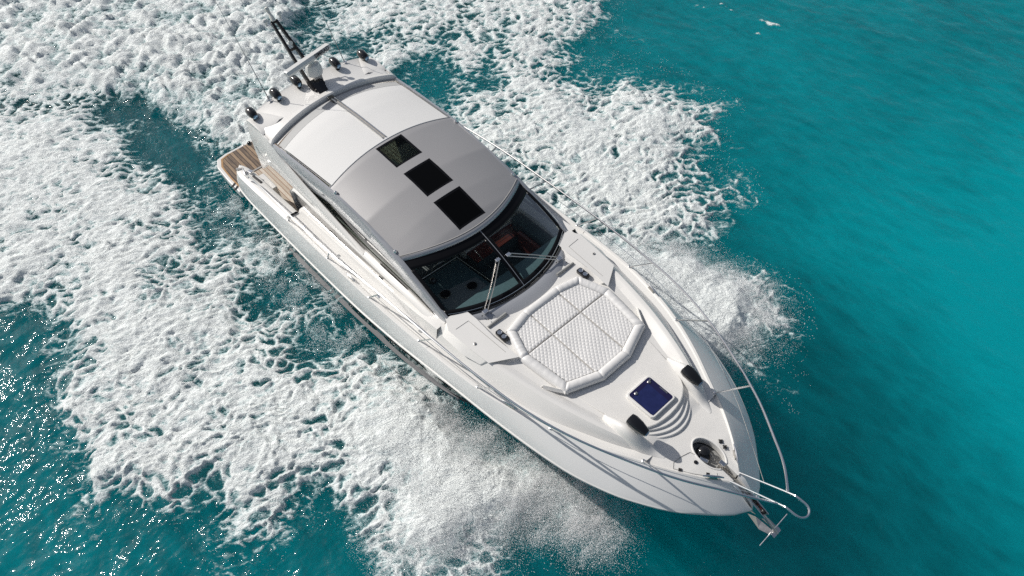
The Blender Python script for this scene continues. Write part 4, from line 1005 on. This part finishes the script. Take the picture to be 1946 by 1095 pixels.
for i in range(0, X.shape[0], 200):
    s_ = slice(i, i+200); H[s_], Cc[s_], Dd[s_] = field(X[s_], Yw[s_])
na, nr = X.shape
V = np.stack([X, Yw, H], -1).reshape(-1, 3)
V = np.vstack([V, [[CX, CY, 0]]]); CN = na*nr
idx = np.arange(na*nr).reshape(na, nr); nx_ = np.roll(idx, -1, 0)
F = np.stack([idx[:, :-1], idx[:, 1:], nx_[:, 1:], nx_[:, :-1]], -1).reshape(-1, 4)
TRI = np.stack([np.full(na, CN), idx[:, 0], nx_[:, 0]], -1)
def mesh_np(name, V, F, tri=None, attrs={}):
    me = bpy.data.meshes.new(name); n = len(V); nf = len(F); nt_ = 0 if tri is None else len(tri)
    me.vertices.add(n); me.vertices.foreach_set("co", np.ascontiguousarray(V, np.float32).ravel())
    k = F.shape[1]
    lv = F.ravel() if tri is None else np.concatenate([F.ravel(), tri.ravel()])
    me.loops.add(len(lv)); me.loops.foreach_set("vertex_index", lv.astype(np.int32))
    ls = np.arange(nf)*k
    if tri is not None: ls = np.concatenate([ls, nf*k+np.arange(nt_)*3])
    me.polygons.add(len(ls)); me.polygons.foreach_set("loop_start", ls.astype(np.int32))
    me.polygons.foreach_set("use_smooth", np.ones(len(ls), bool))
    me.update(calc_edges=True)
    for a, v in attrs.items():
        t = me.attributes.new(a, 'FLOAT', 'POINT'); t.data.foreach_set("value", np.ascontiguousarray(v, np.float32).ravel())
    return me
cf = np.append(Cc.ravel(), 0); df = np.append(Dd.ravel(), 0)
# the body colour of the sea: pale sandy-bottom patches, a darker area off the bow, painted crest light, in the world
def tone(x, y):
    wx = x+.8*fbm(x, y, .25, 3, 101); wy = y+.8*fbm(x, y, .25, 3, 105)
    t = .42+.20*fbm(wx*.6, wy, .3, 4, 111)+.10*fbm(wx, wy*2., .8, 3, 115, .55, 1)
    a = sm(0, 5, pdist(wx, wy, [(4.2, 6.2), (9.2, 5.0), (13, 3), (16, 8), (12, 16), (5, 15)])+2.2)
    b = sm(0, 2.2, pdist(wx, wy, [(7.2, 7.0), (8.3, 6.0), (9.3, 5.4), (10.6, 4.5), (14, 4), (14, 10), (6, 13)])+.7)
    dk = sm(0, 3.0, pdist(wx, wy, [(4.9, 5.4), (7.2, 5.3), (8.8, 4.3), (10.2, 3.5), (12, 2.0), (14, -2), (8, -6), (5.6, -2), (5, 2)])+1.0)
    t = t+.24*fbm(wx*.5, wy*1.3, 1.7, 5, 121, .66, 1)  # fine streaks paint the light on wavelet crests into the tone
    return np.clip(t+.06+.25*a+.24*b-.36*dk*(.35+.65*sm(.6, 3.6, -pdist(x, y, HULLP)))-.14*sm(0, -3, wy)-.12*sm(-5, -8, wx), 0, 1)
tn_ = np.append(tone(X, Yw).ravel(), .5)
wm = mesh_np("water", V, F, TRI, {"foam": cf, "aer": df, "tone": tn_})
# water material
m = bpy.data.materials.new("sea_water"); m.use_nodes = True; n = m.node_tree.nodes; l = m.node_tree.links; p = n["Principled BSDF"]
def attr(n, a): t = n.new("ShaderNodeAttribute"); t.attribute_name = a; return t
at = attr(n, "tone"); aa = attr(n, "aer")
cr = n.new("ShaderNodeValToRGB"); e = cr.color_ramp.elements; e[0].position = 0; e[0].color = (.0, .062, .074, 1); e[1].position = 1; e[1].color = (.0, .27, .31, 1)
k = e.new(.42); k.color = (.0, .128, .152, 1)
l.new(at.outputs["Fac"], cr.inputs[0])
mx = n.new("ShaderNodeMix"); mx.data_type = 'RGBA'; mx.inputs[7].default_value = (.08, .33, .35, 1)
mr = n.new("ShaderNodeMapRange"); mr.inputs[1].default_value = .45; mr.inputs[2].default_value = 1.0; mr.inputs[4].default_value = .65
l.new(aa.outputs["Fac"], mr.inputs[0]); l.new(mr.outputs[0], mx.inputs[0]); l.new(cr.outputs[0], mx.inputs[6]); l.new(mx.outputs[2], p.inputs["Base Color"])
p.inputs["Roughness"].default_value = .03; p.inputs["IOR"].default_value = 1.333
p.inputs["Subsurface Weight"].default_value = 1.0; p.inputs["Subsurface Radius"].default_value = (.5, 1.0, 1.0); p.subsurface_method = "BURLEY"; p.inputs["Subsurface Scale"].default_value = 9
tc = n.new("ShaderNodeTexCoord"); t1 = n.new("ShaderNodeTexNoise"); t1.inputs["Scale"].default_value = 13; t1.inputs["Detail"].default_value = 2.5; t1.inputs["Roughness"].default_value = .5
l.new(tc.outputs["Object"], t1.inputs["Vector"]); b = n.new("ShaderNodeBump"); b.inputs["Strength"].default_value = .6; b.inputs["Distance"].default_value = .016
l.new(t1.outputs[0], b.inputs["Height"]); l.new(b.outputs[0], p.inputs["Normal"])
wo = ob("water", wm, m); tag(wo, kind="structure")
# foam sheet: only where the wake is broken
keep = Cc > .04; fk = (keep[:, :-1] | keep[:, 1:] | np.roll(keep, -1, 0)[:, :-1] | np.roll(keep, -1, 0)[:, 1:]).ravel()
Ff = F[fk]; used = np.unique(Ff); rem = -np.ones(len(V), int); rem[used] = np.arange(len(used))
Vf = V[used].copy(); Vf[:, 2] += .004+.016*np.minimum(cf[used], 1)
fm = mesh_np("wake_foam", Vf, rem[Ff], None, {"foam": cf[used], "aer": df[used]})
m = bpy.data.materials.new("sea_foam"); m.use_nodes = True; n = m.node_tree.nodes; l = m.node_tree.links; p = n["Principled BSDF"]
p.inputs["Roughness"].default_value = .55; p.inputs["Specular IOR Level"].default_value = .35
p.inputs["Subsurface Weight"].default_value = .0; p.inputs["Subsurface Radius"].default_value = (.8, 1, 1); p.inputs["Subsurface Scale"].default_value = .05
at = attr(n, "foam"); tc = n.new("ShaderNodeTexCoord")
def mth(op, a, b=None, c=None):
    t = n.new("ShaderNodeMath"); t.operation = op
    for i, q in enumerate((a, b, c)):
        if q is None: continue
        if isinstance(q, (int, float)): t.inputs[i].default_value = q
        else: l.new(q, t.inputs[i])
    return t.outputs[0]
mp = n.new("ShaderNodeMapping"); mp.vector_type = 'TEXTURE'; mp.inputs["Rotation"].default_value = (0, 0, SA); mp.inputs["Scale"].default_value = (2.6, 1, 1); l.new(tc.outputs["Object"], mp.inputs[0])
def ridge(sc, det, dist, k):
    t = n.new("ShaderNodeTexNoise"); t.inputs["Scale"].default_value = sc; t.inputs["Detail"].default_value = det; t.inputs["Roughness"].default_value = .62; t.inputs["Distortion"].default_value = dist
    l.new(mp.outputs[0], t.inputs["Vector"])
    return mth('SUBTRACT', 1.0, mth('MULTIPLY', mth('ABSOLUTE', mth('SUBTRACT', t.outputs[0], .5)), k))
f1 = ridge(6.0, 6, 1.0, 5.2); f2 = ridge(16, 4, .8, 4.2)
fil = mth('MAXIMUM', f1, mth('MULTIPLY', f2, .85))
fil = mth('MAXIMUM', fil, -.6)
s0 = mth('ADD', at.outputs["Fac"], mth('MULTIPLY', mth('SUBTRACT', fil, .42), .74))
mr = n.new("ShaderNodeMapRange"); mr.interpolation_type = 'SMOOTHSTEP'; mr.inputs[1].default_value = .40; mr.inputs[2].default_value = .86
l.new(s0, mr.inputs[0]); l.new(mr.outputs[0], p.inputs["Alpha"])
mr2 = n.new("ShaderNodeMapRange"); mr2.inputs[1].default_value = .35; mr2.inputs[2].default_value = 1.2; l.new(s0, mr2.inputs[0])
cr = n.new("ShaderNodeValToRGB"); e = cr.color_ramp.elements; e[0].position = 0; e[0].color = (.16, .36, .38, 1); e[1].position = 1; e[1].color = (.89, .93, .915, 1)
k = e.new(.45); k.color = (.44, .60, .61, 1); k = e.new(.70); k.color = (.78, .85, .845, 1)
l.new(mr2.outputs[0], cr.inputs[0]); l.new(cr.outputs[0], p.inputs["Base Color"])
t1 = n.new("ShaderNodeTexNoise"); t1.inputs["Scale"].default_value = 30; t1.inputs["Detail"].default_value = 4; l.new(tc.outputs["Object"], t1.inputs["Vector"])
b = n.new("ShaderNodeBump"); b.inputs["Strength"].default_value = .8; b.inputs["Distance"].default_value = .04; l.new(mth('MULTIPLY_ADD', t1.outputs[0], .5, fil), b.inputs["Height"]); l.new(b.outputs[0], p.inputs["Normal"])
fo = ob("wake_foam", fm, m); tag(fo, "white churned foam of the wake spread around and behind the yacht", "foam", kind="stuff")
# ---- airborne spray: droplets
TET = np.array([(1, 1, 1), (-1, -1, 1), (-1, 1, -1), (1, -1, -1)], float)/1.732
def droplets(name, P, r, label):
    N = len(P); q = rng.normal(size=(N, 4)); q /= np.linalg.norm(q, axis=1)[:, None]; w_, x_, y_, z_ = q.T
    Rm = np.stack([1-2*(y_*y_+z_*z_), 2*(x_*y_-z_*w_), 2*(x_*z_+y_*w_), 2*(x_*y_+z_*w_), 1-2*(x_*x_+z_*z_), 2*(y_*z_-x_*w_), 2*(x_*z_-y_*w_), 2*(y_*z_+x_*w_), 1-2*(x_*x_+y_*y_)], -1).reshape(N, 3, 3)
    vs = np.einsum('nij,kj->nki', Rm, TET)*r[:, None, None]+P[:, None, :]
    f = (np.arange(N)*4)[:, None, None]+np.array([(0, 1, 2), (0, 3, 1), (0, 2, 3), (1, 3, 2)])[None]
    me = mesh_np(name, vs.reshape(-1, 3), f.reshape(-1, 3)); me.polygons.foreach_set("use_smooth", np.zeros(N*4, bool))
    o = ob(name, me, SPM); tag(o, label, "spray", kind="stuff"); return o
SPM = bpy.data.materials.new("spray_drops"); SPM.use_nodes = True; n = SPM.node_tree.nodes; l = SPM.node_tree.links; p = n["Principled BSDF"]
p.inputs["Base Color"].default_value = (.99, .99, .99, 1); p.inputs["Roughness"].default_value = .35
tr_ = n.new("ShaderNodeBsdfTranslucent"); tr_.inputs[0].default_value = (.99, .99, .99, 1); mx = n.new("ShaderNodeMixShader"); mx.inputs[0].default_value = .5
l.new(p.outputs[0], mx.inputs[1]); l.new(tr_.outputs[0], mx.inputs[2]); l.new(mx.outputs[0], n["Material Output"].inputs[0])
def cloud(poly, N, zmax, sd, edge, hollow=None, r0=.0055, r1=.012):
    xs = np.array([p[0] for p in poly]); ys = np.array([p[1] for p in poly])
    x = rng.uniform(xs.min()-.7, xs.max()+.7, N*4); y = rng.uniform(ys.min()-.7, ys.max()+.7, N*4)
    d = pdist(x+.25*gn(x*2, y*2, sd), y+.25*gn(x*2, y*2, sd+5), poly)
    st = fbm(x*1.5, y*.55, 1.6, 5, sd+9, .62)
    pr = sm(-edge*.9, edge, d+.5*st)**1.6*np.clip(.75+1.1*st, .06, 1.3)*(1-.55*sm(.15, .9, d))
    if hollow: 
        for (hx, hy, hr, k) in hollow: pr = pr*(1-k*sm(hr, hr*.3, np.hypot(x-hx, y-hy)))
    pr = pr+.05*sm(-.7, -.1, d)
    ok = rng.random(len(x)) < pr; x = x[ok][:N]; y = y[ok][:N]; d = d[ok][:N]
    hmax = zmax*(.25+.75*sm(-.3, 1.0, d))*(.7+.9*fbm(x, y, 1.3, 3, sd+20)+.15)
    z = .05+np.maximum(hmax, .05)*rng.random(len(x))**1.3
    r = rng.uniform(r0, r1, len(x))*(1+1.2*(rng.random(len(x)) < .03))
    return np.stack([x, y, z], 1), r
P1, r1_ = cloud(SPS, 640000, .5, 3, .6, [(5.0, -3.6, .6, .5)], .0026, .0062)
droplets("starboard_bow_spray", P1, r1_, "white spray thrown up from the starboard bow, nearest the bottom edge")
P2, r2_ = cloud(SPP, 460000, .5, 33, .5, [(5.3, 2.4, .7, .4)], .0026, .0062)
droplets("port_bow_spray", P2, r2_, "pale spray cloud thrown off the port bow beside the guard rail")
# fine drops skipping along the starboard side and over the wake
x = rng.uniform(-6.5, 3.5, 60000); y = -2.15-np.abs(rng.normal(0, .55, 60000))-.03*(x+6)*0; z = .04+np.abs(rng.normal(0, .12, 60000))
k = (fbm(x, y, 2.2, 4, 77) > .02); P3 = np.stack([x, y, z], 1)[k]
droplets("side_spray", P3, rng.uniform(.004, .009, len(P3)), "fine spray skipping along the starboard side of the hull")
xx = rng.uniform(-20, 7, 90000); yy = rng.uniform(-8, 16, 90000); dd = dens(xx, yy); gr_ = np.abs(fbm(xx, yy, 1.5, 3, 88)) < .14
edge_ = (dd > .12) & gr_ & (rng.random(90000) < .5+.5*(dd < .6)); P4 = np.stack([xx, yy, .12+.35*np.abs(rng.normal(0, .4, 90000))*sm(.1, .8, dd)], 1)[edge_]
P4 = P4[pdist(P4[:, 0], P4[:, 1], HULLP) < -.3]
droplets("wake_droplets", P4, rng.uniform(.005, .010, len(P4)), "loose drops flung over the edges of the wake foam")
